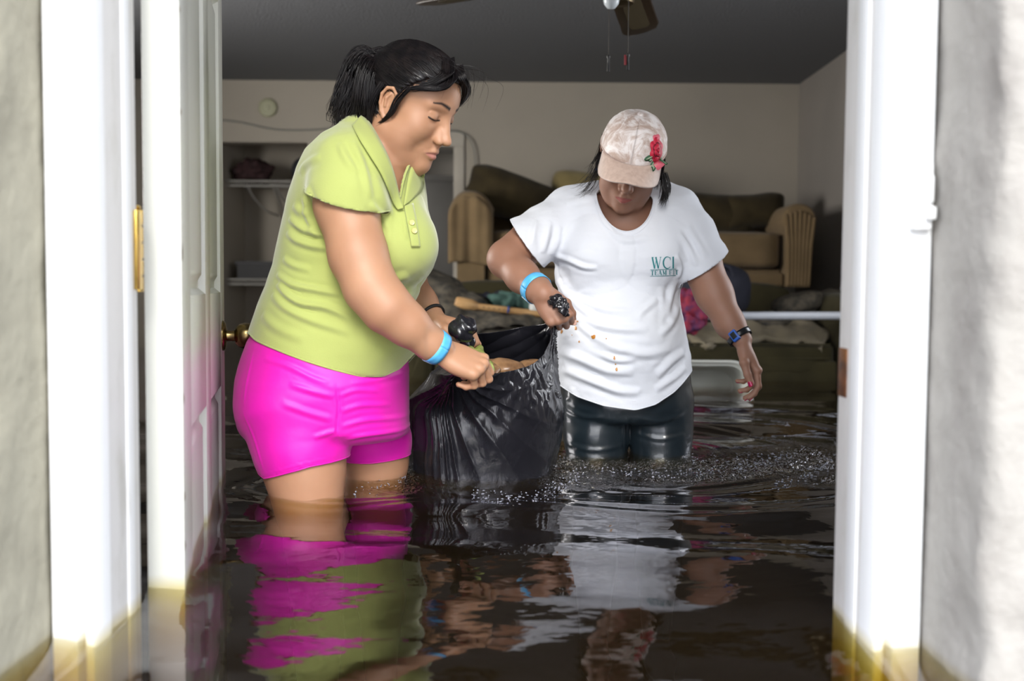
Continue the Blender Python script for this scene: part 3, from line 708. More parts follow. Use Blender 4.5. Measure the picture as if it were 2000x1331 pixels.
def hand(S, Wp, D, T, side, curls, thumb, sc=1.0, spread=0.0, fore=None):
    """Wp wrist, D towards the knuckles, T towards the thumb side; returns joints for nails"""
    D = np.asarray(D, np.float32); D /= np.linalg.norm(D); T = np.asarray(T, np.float32); T = T - D * (T @ D); T /= np.linalg.norm(T)
    N = np.cross(D, T) if side == 'R' else np.cross(T, D)
    Wp = np.asarray(Wp, np.float32); g = lambda d, t, n: Wp + sc * (D * d + T * t + N * n)
    offs = [.0265, .0085, -.0095, -.0265]; mcl = [.086, .088, .083, .075]; arch = [-.002, .002, .0012, -.004]
    PL = [(.040, .024, .019), (.044, .028, .020), (.040, .026, .019), (.031, .019, .017)]; RR = [.0090, .0092, .0087, .0077]
    nails = []
    for i in range(4):
        m = g(mcl[i], offs[i], arch[i]); S.cone(g(.006, offs[i] * .62, .0), m, .0132 * sc, .0098 * sc, .008 * sc)
        S.ell(m + N * .0035 * sc, (.0100 * sc,) * 3, None, .005 * sc)
        a = 0; p = m; c3 = curls[i] if isinstance(curls[0], (tuple, list)) else curls
        sp = spread * (1.5 - i) * .12
        for j in range(3):
            a += math.radians(c3[j]); d = (D * math.cos(a) - N * math.sin(a)) + T * sp * math.cos(a); d = d / np.linalg.norm(d)
            q = p + d * PL[i][j] * sc; r0 = RR[i] * (1 - .09 * j) * sc; r1 = RR[i] * (1 - .09 * (j + 1)) * sc
            S.cone(p, q, r0, r1, .002 * sc if j else .0035 * sc)
            if j < 2: S.ell(q, (r1 * 1.06,) * 3, None, .003 * sc)
            if j == 2:
                nn = N * math.cos(a) + D * math.sin(a); nails.append((q - d * .004 * sc, d, nn, r1))
            p = q
    S.ell(g(.044, 0, -.003), (.046 * sc, .035 * sc, .0145 * sc), np.stack([D, T, N]), .014 * sc)
    S.ell(g(.040, -.022, -.010), (.034 * sc, .013 * sc, .012 * sc), np.stack([D, T, N]), .012 * sc)
    p = g(.016, .020, -.008); rs = [.0145, .0122, .0098, .0084]; tl = [.044, .033, .026]
    S.ell(g(.034, .024, -.012), (.028 * sc, .015 * sc, .015 * sc), np.stack([D, T, N]), .012 * sc)
    for j in range(3):
        d = D * thumb[j][0] + T * thumb[j][1] + N * thumb[j][2]; d = d / np.linalg.norm(d); q = p + d * tl[j] * sc
        S.cone(p, q, rs[j] * sc, rs[j + 1] * sc, .010 * sc if j == 0 else .0035 * sc)
        if j < 2: S.ell(q, (rs[j + 1] * 1.08 * sc,) * 3, None, .003 * sc)
        if j == 2:
            ref = T if len(thumb) < 4 else (D * thumb[3][0] + T * thumb[3][1] + N * thumb[3][2])
            nn = ref - d * (ref @ d); nn /= np.linalg.norm(nn); nails.append((q - d * .003 * sc, d, nn, rs[3] * sc))
        p = q
    return dict(D=D, T=T, N=N, W=Wp, nails=nails, g=g)
def build_nails(h, m, parent, name='fingernail', col=None):
    for q, d, n, r in h['nails']:
        s = np.cross(d, n); P = []
        for i in range(7):
            row = []
            for j in range(7):
                u = (i / 6 - .5) * 2; v = (j / 6 - .5) * 2; w = r * .74 * math.sqrt(max(0, 1 - (abs(u) ** 3) * .75))
                ang = v * w / r * 1.15; row.append(q + d * (u * r * .85 + r * .25) + n * (r * 1.05 * math.cos(ang)) + s * r * 1.0 * math.sin(ang))
            P.append(row)
        MB().grid(P).build(name, m, parent, solid=.0006)

def strand(mb, pts, r0, n=3):
    m = len(pts); mb.tube(pts, [r0 * (1 - .75 * (i / (m - 1)) ** 2) for i in range(m)], n=n, cap=False)

class Strands:
    """many thin tapered tubes gathered fast into one mesh"""
    def __init__(s): s.V = []; s.Q = []; s.n = 0
    def add(s, P, r):                   # P (N, M, 3) strands at once, r (N,)
        P = np.asarray(P, np.float32); N, Mn, _ = P.shape
        T = np.gradient(P, axis=1); T /= np.maximum(np.linalg.norm(T, axis=2, keepdims=True), 1e-9)
        ref = np.array([.31, .2, .93], np.float32); A1 = np.cross(T, ref); A1 /= np.maximum(np.linalg.norm(A1, axis=2, keepdims=True), 1e-6); A2 = np.cross(T, A1)
        tp = (1 - .8 * np.linspace(0, 1, Mn) ** 3)[None, :, None]; r = np.asarray(r, np.float32)[:, None, None] * tp
        ring = [P + r * (A1 * math.cos(a) + A2 * math.sin(a)) for a in (0, 2 * PI / 3, 4 * PI / 3)]
        V = np.stack(ring, 2).reshape(-1, 3)                      # index ((n*M+m)*3+k)
        b = (np.arange(N)[:, None, None] * Mn + np.arange(Mn - 1)[None, :, None]) * 3 + np.arange(3)[None, None, :]
        c = (np.arange(N)[:, None, None] * Mn + np.arange(Mn - 1)[None, :, None]) * 3 + np.roll(np.arange(3), -1)[None, None, :]
        Q = np.stack([b, c, c + 3, b + 3], -1).reshape(-1, 4) + s.n
        s.V.append(V); s.Q.append(Q); s.n += len(V)
    def build(s, name, m, parent):
        return link(name, np_mesh(name, np.concatenate(s.V), np.concatenate(s.Q)), m, parent)

def project_out(sdf, P, off):
    """push points of shape (...,3) to the level sdf = off when they are lower"""
    sh = P.shape; Q = P.reshape(-1, 3).astype(np.float32)
    for _ in range(2):
        d = sdf(Q); e = 1e-3; G = np.stack([(sdf(Q + np.eye(3, dtype=np.float32)[i] * e) - d) / e for i in range(3)], 1)
        G /= np.maximum(np.linalg.norm(G, axis=1, keepdims=True), 1e-6); m = d < off; Q[m] += (G * (off - d)[:, None])[m]
    return Q.reshape(sh)

# ---------------------------------------------------------------- cloth and skin materials
def skin_mat(name, col, col2, rough=.42, lipc=(.40, .17, .13), extra=None):
    m = mat(name, col, rough, var=1, vscale=9, col2=col2, bump=.25, bscale=900, bdist=.0004, sss=.12, spec=.45)
    nt = m.node_tree; b = nt.nodes['Principled BSDF']
    attr_mix(nt, b, 'shade', tuple(c * .55 for c in col)); attr_mix(nt, b, 'lip', lipc)
    attr_mix(nt, b, 'brow', (.02, .014, .012)); attr_mix(nt, b, 'slit', (.012, .008, .008))
    return m
M_SKIN1 = skin_mat('warm_skin', (.47, .252, .148), (.41, .21, .12), rough=.5)
M_SKIN2 = skin_mat('brown_skin', (.34, .175, .115), (.28, .14, .09), rough=.52, lipc=(.34, .10, .085))
def hair_mat(name, base, hi):
    m, nt, b = new_mat(name); b.inputs['Base Color'].default_value = (*base, 1); b.inputs['Roughness'].default_value = .34
    b.inputs['Specular IOR Level'].default_value = .4
    n = node(nt, 'ShaderNodeTexNoise', Scale=55.0, Detail=3.0); t = node(nt, 'ShaderNodeTexCoord'); r = node(nt, 'ShaderNodeValToRGB')
    nt.links.new(t.outputs['Object'], n.inputs['Vector']); nt.links.new(n.outputs[0], r.inputs[0])
    r.color_ramp.elements[0].position = .4; r.color_ramp.elements[0].color = (*base, 1)
    r.color_ramp.elements[1].position = .7; r.color_ramp.elements[1].color = (*hi, 1); nt.links.new(r.outputs[0], b.inputs['Base Color'])
    return m
M_HAIR = hair_mat('black_hair', (.006, .005, .006), (.016, .012, .012))
M_POLO = mat('lime_cotton', (.41, .46, .14), .85, var=1, vscale=5, col2=(.37, .42, .12), bump=.25, bscale=420, bdist=.0012, sheen=.5, spec=.2)
M_TEE = mat('white_cotton', (.72, .745, .80), .85, var=1, vscale=4, col2=(.68, .71, .78), bump=.3, bscale=55, bdist=.003, sheen=.1, spec=.2)
M_PINK = mat('pink_nylon', (.82, .005, .46), .5, var=1, vscale=5, col2=(.74, .004, .40), bump=.22, bscale=30, bdist=.004, spec=.5, sheen=.1)
M_LEG = mat('black_leggings', (.010, .017, .023), .34, bump=.22, bscale=240, bdist=.001, spec=.5, coat=.9)
M_NAILR = mat('red_polish', (.55, .01, .09), .15, coat=1)
M_NAIL = mat('pale_nail', (.75, .47, .38), .25, coat=.5)
M_BAND = mat('blue_paper_band', (.06, .38, .78), .45, var=1, vscale=30, col2=(.12, .5, .85), bump=.4, bscale=60, bdist=.002)
M_BANDW = mat('white_paper_band', (.75, .82, .9), .5, bump=.3, bscale=60, bdist=.002)
M_BLACKRUB = mat('black_elastic', (.012, .012, .013), .6)
M_BLACKPL = mat('black_plastic', (.01, .011, .014), .28)
M_WATCH = mat('blue_plastic', (.03, .12, .5), .3)
M_SCREEN = mat('watch_screen', (.02, .025, .03), .1)

def arm_band(name, S, c, axis, width, m, parent, r0=.05, off=.0012, thick=.0012, ang0=0, ang1=360, wob=.0):
    """a band wrapped round a limb: ray march from outside onto the limb's own surface"""
    ax = Vector(axis).normalized(); r = ax.cross(Vector((0, 0, 1))).normalized(); q = r.cross(ax); c = Vector(c); n = 48
    P = []
    for j in range(4):
        row = []
        for i in range(n + 1):
            a = math.radians(ang0 + (ang1 - ang0) * i / n); d = r * math.cos(a) + q * math.sin(a); o = c + ax * width * (j / 3 - .5)
            ts = np.linspace(r0, 0, 60); pts = np.array([tuple(o + d * t) for t in ts]); dd = S(pts)
            k = int(np.argmax(dd < 0)) if (dd < 0).any() else 59
            t = ts[k]
            row.append(t)
        P.append(row)
    P = np.array(P); 
    full = (ang1 - ang0) >= 359
    for _ in range(3):
        if full: base = P[:, :-1]; base = (np.roll(base, 1, 1) + base * 2 + np.roll(base, -1, 1)) / 4; P = np.concatenate([base, base[:, :1]], 1)
    P[:] = P.mean(0, keepdims=True) * .6 + P * .4
    G = []
    for j in range(4):
        row = []
        for i in range(n + 1):
            a = math.radians(ang0 + (ang1 - ang0) * i / n); d = r * math.cos(a) + q * math.sin(a)
            row.append(c + ax * (width * (j / 3 - .5) + wob * math.sin(a * 2)) + d * (P[j][i] + off))
        G.append(row)
    o = MB().grid(G).build(name, m, parent, solid=-thick); return o

# ================================================================= WOMAN IN THE LIME POLO SHIRT
Y1 = 2.05
def sl(py, xl, xr, yc, b, infl=0):
    a = at(xl, py, yc); c = at(xr, py, yc); return ((a.z + c.z) / 2, (a.x + c.x) / 2, yc, (c.x - a.x) / 2 + infl, b)
HF1 = head_frame(A(803, 210, 1.985), -25, 27, -3, .965)
torso1 = [sl(252, 672, 752, 2.05, .085), sl(272, 634, 772, 2.05, .125), sl(300, 606, 800, 2.05, .155), sl(335, 588, 822, 2.05, .165), sl(380, 574, 829, 2.05, .16),
          sl(430, 561, 834, 2.06, .155), sl(480, 549, 838, 2.06, .15), sl(520, 541, 832, 2.06, .145), sl(560, 527, 812, 2.06, .145),
          sl(600, 511, 802, 2.07, .155), sl(640, 498, 806, 2.08, .165), sl(680, 489, 804, 2.08, .17), sl(722, 486, 795, 2.08, .17)]
shorts1 = [sl(645, 502, 786, 2.08, .155), sl(668, 490, 790, 2.08, .165), sl(700, 480, 794, 2.08, .17), sl(740, 472, 796, 2.08, .178), sl(790, 469, 797, 2.09, .18), sl(830, 474, 797, 2.09, .172), sl(850, 480, 796, 2.10, .15)]
legR1 = [(A(575, 800, 2.01), .112), (A(588, 870, 2.00), .092), (A(597, 930, 1.995), .080), (A(603, 985, 1.99), .068)]
legL1 = [(A(705, 800, 2.17), .100), (A(728, 860, 2.19), .080), (A(733, 905, 2.20), .073), (A(731, 960, 2.22), .064)]
def leg_down(S, knee_from, r0, x, y, toe, sc=1.0):
    S.chain([knee_from, (x, y, .47), (x, y + .01, .40)], [r0, .056, .052], .02)
    S.chain([(x, y + .01, .40), (x, y + .025, .28), (x, y + .03, .09)], [.052, .052, .034], .02)
    S.chain([(x, y + .035, .05), (x + toe[0] * .5, y + .03 + toe[1] * .5, .045), (x + toe[0], y + .03 + toe[1], .028)], [.038, .036, .024], .02)

def skin_body1():
    S = SDF(); 
    S.loft([(z, cx, cy, a * .93 - .006, b * .93 - .006) for z, cx, cy, a, b in torso1], .03)
    S.loft([(z, cx, cy, a * .95 - .006, b * .95 - .006) for z, cx, cy, a, b in shorts1], .04)
    # neck
    hb = HF1.W(-.030, 0, -.035); S.chain([hb, A(757, 275, 2.03), A(745, 320, 2.05)], [.055, .058, .07], .03)
    S.cone(A(752, 300, 1.99), A(782, 392, 2.04), .05, .042, .03); S.cone(HF1.W(.02, 0, -.08), A(775, 345, 2.03), .030, .045, .03)
    head(S, HF1, 1.10)
    # right (near) arm
    S.chain([A(682, 335, 1.925), A(677, 400, 1.895), A(700, 500, 1.865), A(724, 562, 1.85), A(756, 602, 1.845), A(795, 634, 1.855), A(842, 672, 1.875), A(862, 684, 1.885)],
            [.060, .059, .0525, .048, .045, .038, .029, .0255], .02)
    S.ell(A(684, 325, 1.95), (.058, .06, .06), None, .03)
    h1 = hand(S, A(866, 687, 1.888), (.86, .12, -.36), (.12, .70, .62), 'R', [(48, 62, 35), (54, 66, 35), (60, 70, 38), (66, 70, 40)], [(.6, .45, -.5), (.5, .1, -.85), (.3, -.4, -.85)], .92)
    # left (far) arm
    S.chain([A(770, 340, 2.22), A(790, 450, 2.30), A(793, 545, 2.30), A(822, 592, 2.26), A(848, 624, 2.22)], [.062, .05, .042, .035, .0255], .02)
    h2 = hand(S, A(850, 626, 2.22), (.85, -.05, -.22), (.18, -.95, .25), 'L', [(50, 75, 50), (52, 75, 50), (54, 78, 50), (56, 78, 50)], [(.45, .75, -.45), (.85, .25, -.50), (.9, -.15, -.45), (0, .7, .6)], .93)
    for L_, x, y in ((legR1, None, None), (legL1, None, None)):
        S.chain([p for p, r in L_], [r - .0035 for p, r in L_], .02)
    leg_down(S, legR1[-1][0], legR1[-1][1] - .003, float(legR1[-1][0][0]) + .01, 2.0, (.14, -.08))
    leg_down(S, legL1[-1][0], legL1[-1][1] - .003, float(legL1[-1][0][0]) + .01, 2.23, (.14, -.08))
    return S, h1, h2
def bx(fr_c, r): c = np.asarray(fr_c); return (c - r, c + r)
def finish_body(S, lo, hi, fine, label, m, hf, hands, group=None):
    V, Q = multires(S, lo, hi, .0045, fine)
    lip, brow, slit, shade = face_attrs(V, hf); near = (np.linalg.norm(V - hf.o, axis=1) < .17 * hf.s * 1.1)
    me = np_mesh('person', V, Q)
    for nme, a in (('lip', lip), ('brow', brow), ('slit', slit), ('shade', shade * .12)): set_attr(me, nme, a * near)
    return link('person', me, m)
def hbox(h): c = (h['g'](.06, 0, -.02)); return (c - .078, c + .078, .0017)

S1, H1R, H1L = skin_body1()
HS1 = SDF(); head(HS1, HF1, 1.10)
lo = (-.68, 1.70, .0); hi = (.10, 2.50, 1.60)
hc = HF1.W(.005, 0, .0)
person1 = finish_body(S1, lo, hi, [(hc - .150, hc + .150, .0018), hbox(H1R), hbox(H1L)], '', M_SKIN1, HF1, None)
tag(person1, 'person in lime polo shirt and pink shorts with a black ponytail, holding the bag', 'person')
build_nails(H1R, M_NAIL, person1); build_nails(H1L, M_NAIL, person1)

# ---- polo shirt
SL1 = SDF().chain([A(706, 292, 1.985), A(688, 335, 1.925), A(680, 385, 1.895), A(676, 440, 1.885)], [.062, .074, .0715, .070], .03)
T1 = SDF().loft(torso1, .03, infl=.004, exp=2.2)
T1.ell(A(782, 478, 1.965), (.075, .075, .075), None, .05); T1.ell(A(780, 485, 2.13), (.072, .07, .075), None, .05)
T1.ell(A(742, 655, 2.03), (.066, .12, .072), None, .06)
T1.cone(A(712, 262, 2.03), A(735, 300, 2.02), .048, .06, .03)
T1.ell(A(700, 305, 2.20), (.085, .07, .06), None, .05)
neck_poly = [A(x, y, 2.0)[[0, 2]] for x, y in [(700, 232), (716, 258), (738, 292), (757, 325), (769, 360), (778, 395), (786, 412), (790, 395), (794, 368), (799, 345), (806, 322), (800, 200), (720, 190)]]
hem_px = [(470, 655), (490, 666), (540, 682), (600, 703), (660, 722), (705, 735), (745, 737), (775, 724), (797, 700), (830, 660)]
hem = np.array([A(x, y, 1.93)[[0, 2]] for x, y in hem_px])
sA, sB = A(610, 372, 1.89), A(745, 407, 1.89); sd_ = sB - sA; sn = np.array([sd_[2], 0, -sd_[0]]); sn /= np.linalg.norm(sn)     # points down the arm
if sn[2] > 0: sn = -sn
sn = sn + np.array([0, .25, 0]); sn /= np.linalg.norm(sn)
def truncated(slv, a, n, k, ext=.004):
    """the sleeve solid ended by the plane of its hem"""
    S = SDF(); c = np.mean([q[1] for q in slv.p], 0); n = n.astype(np.float32)
    def f(P): return smax(slv(P, .08), (P - a) @ n - ext, .003)
    S.p = [(f, c, .22, k, False)]; return S
POLO = SDF().ext(T1).ext(truncated(SL1, sA, sn, .022))
def g_hem1(P): return (np.interp(P[:, 0], hem[:, 0], hem[:, 1]) - P[:, 2]).astype(np.float32)
def g_neck1(P): return (-poly_sd(P[:, [0, 2]], neck_poly) * 1.0).astype(np.float32)
def g_slv1(P):
    pl = (P - sA) @ sn.astype(np.float32); t = T1(P); a = SL1(P)
    # a gentle curve so the hem wraps the arm
    return np.where((t > .009) & (a < .008) & (pl < .013) & (P[:, 1] < 2.1), pl, -.05).astype(np.float32)
PLO, PHI = (-.66, 1.75, .78), (.02, 2.36, 1.50)
UV_, UQ_ = underlay(None, None, T1, PLO, PHI, .005, (g_hem1, g_neck1), .003)
V, Q = surf(POLO, PLO, PHI, .0036); V = relax(V, Q, 2)
Ns = vnormals(V, Q)
V = V + Ns * (vnoise(V, 14, 3.0)[:, None] * .0016)
polo_folds = [([(538, 553), (560, 575), (590, 592), (640, 600), (690, 622)], 9, 7), ([(534, 535), (570, 556), (620, 566), (672, 575)], 8, 6), ([(548, 505), (575, 520), (610, 527)], 8, 4),
 ([(560, 424), (590, 446), (625, 458), (668, 462)], 8, 6), ([(556, 452), (580, 470), (620, 482), (668, 486)], 9, 5), ([(526, 575), (560, 602), (620, 628), (690, 650)], 10, 4),
 ([(612, 372), (625, 405), (640, 440), (668, 470)], 8, 5), ([(598, 385), (606, 430), (625, 465)], 9, 4), ([(700, 285), (716, 320), (730, 360), (738, 395)], 8, 4), ([(676, 290), (690, 320), (716, 350)], 9, 3),
 ([(800, 590), (812, 570), (832, 535)], 9, 5), ([(768, 600), (795, 575), (822, 545)], 9, 5), ([(760, 560), (780, 545), (800, 540)], 10, 3), ([(790, 415), (795, 450), (798, 470)], 6, 3),
 ([(738, 405), (752, 425), (760, 450)], 8, 4), ([(730, 600), (760, 640), (790, 655)], 12, 3), ([(505, 615), (540, 640), (600, 662)], 12, 3), ([(585, 340), (600, 325), (640, 315)], 10, 3),
 ([(742, 350), (756, 390), (764, 430), (765, 480)], 9, 3), ([(570, 400), (590, 415), (612, 420)], 9, 3)]
V = folds(V, Ns, polo_folds, 1.93)
for g in (g_hem1, g_neck1, g_slv1): V, Q = cut(V, Q, g, .0036)
polo = link('polo_shirt', np_mesh('polo_shirt', V, Q), M_POLO, person1); rims(V, Q, .0019, 'hem', M_POLO, polo); link('inner_panel', np_mesh('inner_panel', UV_, UQ_), M_POLO, polo)
md = polo.modifiers.new('s', 'SOLIDIFY'); md.thickness = .0028; md.offset = -1
# hem stitching band, collar, placket, buttons
M_POLO2 = mat('lime_rib', (.38, .43, .12), .9, bump=.5, bscale=700, bdist=.001, sheen=.2)
def on_px(sdf, px, py, off, y0=1.6, y1=2.4, dflt=2.0):
    h = hit_px(sdf, px, py, y0, y1)
    if h is None: return at(px, py, dflt)
    v = (h - CAM).normalized(); return h - v * off
def ribbon(name, inner, outer, m, parent, sdf, off_in, off_out, thick=.0022, n=6, y0=1.6, y1=2.4, dflt=2.0, rows=5, bulge=.0):
    I = catmull([(x, y, 0) for x, y in inner], n); O = catmull([(x, y, 0) for x, y in outer], n)
    k = min(len(I), len(O)); G = []
    for i in range(k):
        row = []
        for j in range(rows):
            t = j / (rows - 1); p = I[i] * (1 - t) + O[i] * t; row.append(on_px(sdf, p[0], p[1], off_in * (1 - t) + off_out * t + bulge * math.sin(t * PI), y0, y1, dflt))
        G.append(row)
    G = np.array([[tuple(q) for q in r] for r in G]); 
    for _ in range(4): G[1:-1] = G[1:-1] * .5 + (G[:-2] + G[2:]) * .25
    return MB().grid(G).build(name, m, parent, solid=thick)
BODY1 = SDF().ext(POLO)
collar = ribbon('collar', [(705, 227), (722, 240), (742, 275), (760, 312), (772, 350), (780, 385), (789, 407)], [(688, 246), (700, 270), (722, 305), (744, 340), (758, 372), (768, 398), (777, 410)], M_POLO2, polo, BODY1, .012, .007, dflt=1.99)
ribbon('collar', [(806, 322), (801, 338), (797, 356), (793, 378), (789, 402)], [(826, 332), (829, 352), (826, 370), (814, 382), (800, 394)], M_POLO2, polo, BODY1, .010, .007, dflt=1.99)
ribbon('placket', [(789, 403), (793, 425), (799, 455), (803, 482)], [(806, 398), (812, 425), (817, 455), (820, 482)], M_POLO, polo, BODY1, .0035, .0035)
M_BTN = mat('olive_button', (.55, .50, .16), .3)
for x, y in ((804, 435), (809, 451)):
    c = on_px(BODY1, x, y, .007); MB().lathe([(.0001, .0028), (.0035, .0026), (.0052, .003), (.0058, .0016), (.0055, 0), (.0001, 0)], 16, c, (.25, -.95, .1), caps=False).build('button', M_BTN, polo)

# ---- pink shorts
SH1 = SDF().loft(shorts1, .035, infl=.002, exp=2.2)
SH1.ell(A(538, 770, 2.10), (.056, .11, .08), None, .05)
SH1.chain([p for p, r in legR1[:3]], [r + .004 for p, r in legR1[:3]], .018); SH1.chain([p for p, r in legL1[:3]], [r + .004 for p, r in legL1[:3]], .012)
hemR = np.array([A(x, y, 1.93)[[0, 2]] for x, y in [(480, 925), (513, 937), (560, 922), (610, 908), (668, 902)]]); hemL = np.array([A(x, y, 2.14)[[0, 2]] for x, y in [(660, 892), (668, 902), (730, 901), (800, 894), (830, 890)]])
xs_ = float(A(667, 880, 2.05)[0])
def g_sh(P):
    b = np.where(np.hypot(P[:, 0] - legR1[2][0][0], P[:, 1] - legR1[2][0][1]) < np.hypot(P[:, 0] - legL1[2][0][0], P[:, 1] - legL1[2][0][1]) + .004, np.interp(P[:, 0], hemR[:, 0], hemR[:, 1]), np.interp(P[:, 0], hemL[:, 0], hemL[:, 1])); return (b - P[:, 2]).astype(np.float32)
def g_wst(P): return (P[:, 2] - (np.interp(P[:, 0], hem[:, 0], hem[:, 1]) + .06)).astype(np.float32)
V, Q = surf(SH1, (-.62, 1.80, .52), (-.08, 2.42, .99), .0036); V = relax(V, Q, 2); Ns = vnormals(V, Q)
V = V + Ns * (vnoise(V, 16, 9.0)[:, None] * .0014)
shorts_folds = [([(664, 745), (668, 790), (664, 830), (662, 860)], 5, -3.5), ([(560, 780), (610, 800), (655, 815)], 10, 4), ([(575, 745), (620, 760), (660, 770)], 9, 4), ([(672, 800), (710, 790), (760, 795)], 8, 3.5),
 ([(672, 830), (720, 820), (785, 826)], 8, 4), ([(676, 858), (720, 850), (790, 852)], 7, 3.5), ([(520, 700), (570, 712), (620, 735), (650, 745)], 8, 3.5), ([(620, 850), (645, 842), (662, 838)], 8, 4), ([(480, 800), (500, 850), (520, 915)], 4, 1.8),
 ([(492, 690), (484, 740), (482, 790)], 4, 1.8), ([(690, 745), (740, 742), (785, 735)], 9, 3), ([(518, 925), (560, 910), (610, 897), (664, 890)], 3, 1.6), ([(672, 886), (730, 887), (795, 881)], 3, 1.6), ([(670, 770), (700, 760), (740, 765)], 7, 3)]
V = folds(V, Ns, [(a, w_ * .8, b * .62) for a, w_, b in shorts_folds], 1.95)
for g in (g_sh, g_wst): V, Q = cut(V, Q, g, .0036)
shorts = link('shorts', np_mesh('shorts', V, Q), M_PINK, person1); rims(V, Q, .0015, 'hem', M_PINK, shorts); md = shorts.modifiers.new('s', 'SOLIDIFY'); md.thickness = .002; md.offset = -1

# ---- wristband, hair tie
ax1 = A(866, 687, 1.888) - A(842, 672, 1.875)
b1 = arm_band('wristband', S1, A(853, 679, 1.882), ax1, .020, M_BAND, person1)
arm_band('white_patch', S1, A(853, 679, 1.882), ax1, .0195, M_BANDW, b1, off=.0022, ang0=200, ang1=262)
arm_band('hair_tie', S1, A(842, 617, 2.225), A(850, 626, 2.22) - A(822, 592, 2.26), .006, M_BLACKRUB, person1, off=.002, thick=.004)

# ---- hair
def hair1():
    fr = HF1; s = fr.s; S = SDF(); W = fr.W
    S.ell(W(-.012, 0, .045), np.array((.102, .081, .083)) * s, fr.R, .01)
    S.ell(W(.022, 0, .050), np.array((.069, .071, .062)) * s, fr.R, .02)
    C = SDF(); 
    # cut away the face: everything in front of the hairline
    def keepf(P):
        L = fr.L(P); z = L[:, 2]; y = np.abs(L[:, 1])
        hx = np.interp(z, [-.07, -.045, -.02, 0.0, .030, .050, .066, .085, .11], [-.060, -.050, -.036, -.024, .022, .042, .054, .080, .2]); hx = hx - .010 * np.clip(y / .07, 0, 1) * (z > .03)
        return (L[:, 0] - hx) * s
    H = SDF(); H.p = list(S.p)
    class HH:
        def __call__(s_, P, margin=.035): return smax(H(P, margin), keepf(P).astype(np.float32) , .012)
    base = HH(); lo_, hi_ = fr.o - .19, fr.o + .19
    V, Q = surf(base, lo_, hi_, .0028); V = relax(V, Q, 2); L = fr.L(V)
    # combed relief running to the ponytail base
    pb = np.array([-.105, 0, .062]); q = L - pb; ang = np.arctan2(q[:, 1], q[:, 2] + .02 * 0); 
    V = V + vnormals(V, Q) * (np.sin(ang * 46 + 3 * np.sin(ang * 7)) * .0008 + np.sin(ang * 19) * .0010)[:, None]
    hair = link('hair', np_mesh('hair', V, Q), M_HAIR, person1)
    # strands lying on the scalp, from the hairline to the ponytail base
    R = np.random.default_rng(3); st = Strands(); N = 2600; Mn = 12
    th = R.uniform(-2.9, 2.9, N)                      # around the ponytail axis
    # roots on the shell: choose a random point of the shell
    idx = R.integers(0, len(V), N * 2); root = L[idx]; kv = np.concatenate([keepf(V[idx])]) ; ok = (root[:, 0] > -.07) & (kv < -.003) & (np.abs(H(V[idx])) < .003); root = root[ok][:N]; N = len(root)
    end = pb + R.normal(0, .007, (N, 3)); t = np.linspace(0, 1, Mn)[None, :, None]
    P = root[:, None] * (1 - t) + end[:, None] * t; c = np.array([-.012, 0, .050]); 
    P = P + np.sin(t * PI) * R.normal(0, .0022, (N, 1, 3))
    Pw = (P.reshape(-1, 3) * s @ fr.R + fr.o).reshape(N, Mn, 3)
    Pw = project_out(H, Pw, 0.0); off = R.uniform(.0002, .0018, (N, 1, 1)) 
    cen = W(-.012, 0, .04); dr = Pw - cen; dr /= np.linalg.norm(dr, axis=2, keepdims=True); Pw = Pw + dr * off
    st.add(Pw, R.uniform(.0004, .0009, N))
    # ponytail
    base_w = W(-.105, 0, .062)
    ctrl = [A(757, 128, 2.0), A(728, 104, 2.0), A(705, 128, 2.0), A(694, 165, 2.0), A(684, 200, 2.0), A(672, 232, 2.0), A(682, 247, 2.0)]
    def lockset(ctrl, N, spread, r=(.0006, .0012), curl=.01, endj=.02, fan=1.0):
        Cc = catmull(ctrl, 5); K = len(Cc); tt = np.linspace(0, 1, K)
        a = R.uniform(0, 2 * PI, N); rr = np.sqrt(R.uniform(0, 1, N)); sp = np.interp(tt, [0, .25, .6, 1], spread)
        X = np.stack([np.cos(a) * rr, np.sin(a) * rr, np.sin(a * 2 + 1) * rr * .4], 1)
        P = Cc[None] + X[:, None] * sp[None, :, None]
        ph = R.uniform(0, 6, (N, 1, 3)); P = P + curl * np.sin(ph + tt[None, :, None] * R.uniform(3, 7, (N, 1, 1))) * tt[None, :, None] ** 1.3 * R.uniform(.2, 1, (N, 1, 1))
        cutk = 1 - R.uniform(0, .42, N) ** 1.2
        P = np.stack([np.stack([np.interp(np.linspace(0, cu, 14), tt, P[i, :, d]) for d in range(3)], 1) for i, cu in enumerate(cutk)])
        if np.linalg.norm(P[:, 0].mean(0) - HF1.o) < .13:
            dd = HS1(P.reshape(-1, 3)).reshape(P.shape[:2]); lx = HF1.L(P.reshape(-1, 3)).reshape(P.shape); face = (lx[..., 0] > .01) & (lx[..., 2] < .085); P = P[~((dd < .0003) & face).any(1)]; N = len(P)
            if N == 0: return
        st.add(P, R.uniform(*r, N))
    lockset(ctrl, 620, [.012, .030, .036, .026], curl=.016)
    lockset([A(757, 128, 2.0), A(722, 108, 2.0), A(698, 140, 1.98), A(682, 185, 1.98), A(668, 215, 1.98), A(662, 240, 1.98)], 240, [.012, .022, .018, .012], curl=.014)
    lockset([A(757, 128, 2.0), A(735, 118, 1.97), A(722, 150, 1.96), A(716, 195, 1.96), A(712, 228, 1.97), A(706, 240, 1.97)], 520, [.012, .026, .026, .016])
    lockset([A(757, 128, 2.0), A(735, 100, 2.0), A(712, 103, 2.0), A(700, 120, 2.0), A(694, 140, 2.0)], 260, [.012, .018, .022, .016])
    lockset([A(750, 150, 2.0), A(738, 175, 1.97), A(735, 205, 1.96), A(745, 232, 1.955)], 200, [.016, .018, .016, .010], endj=.01)
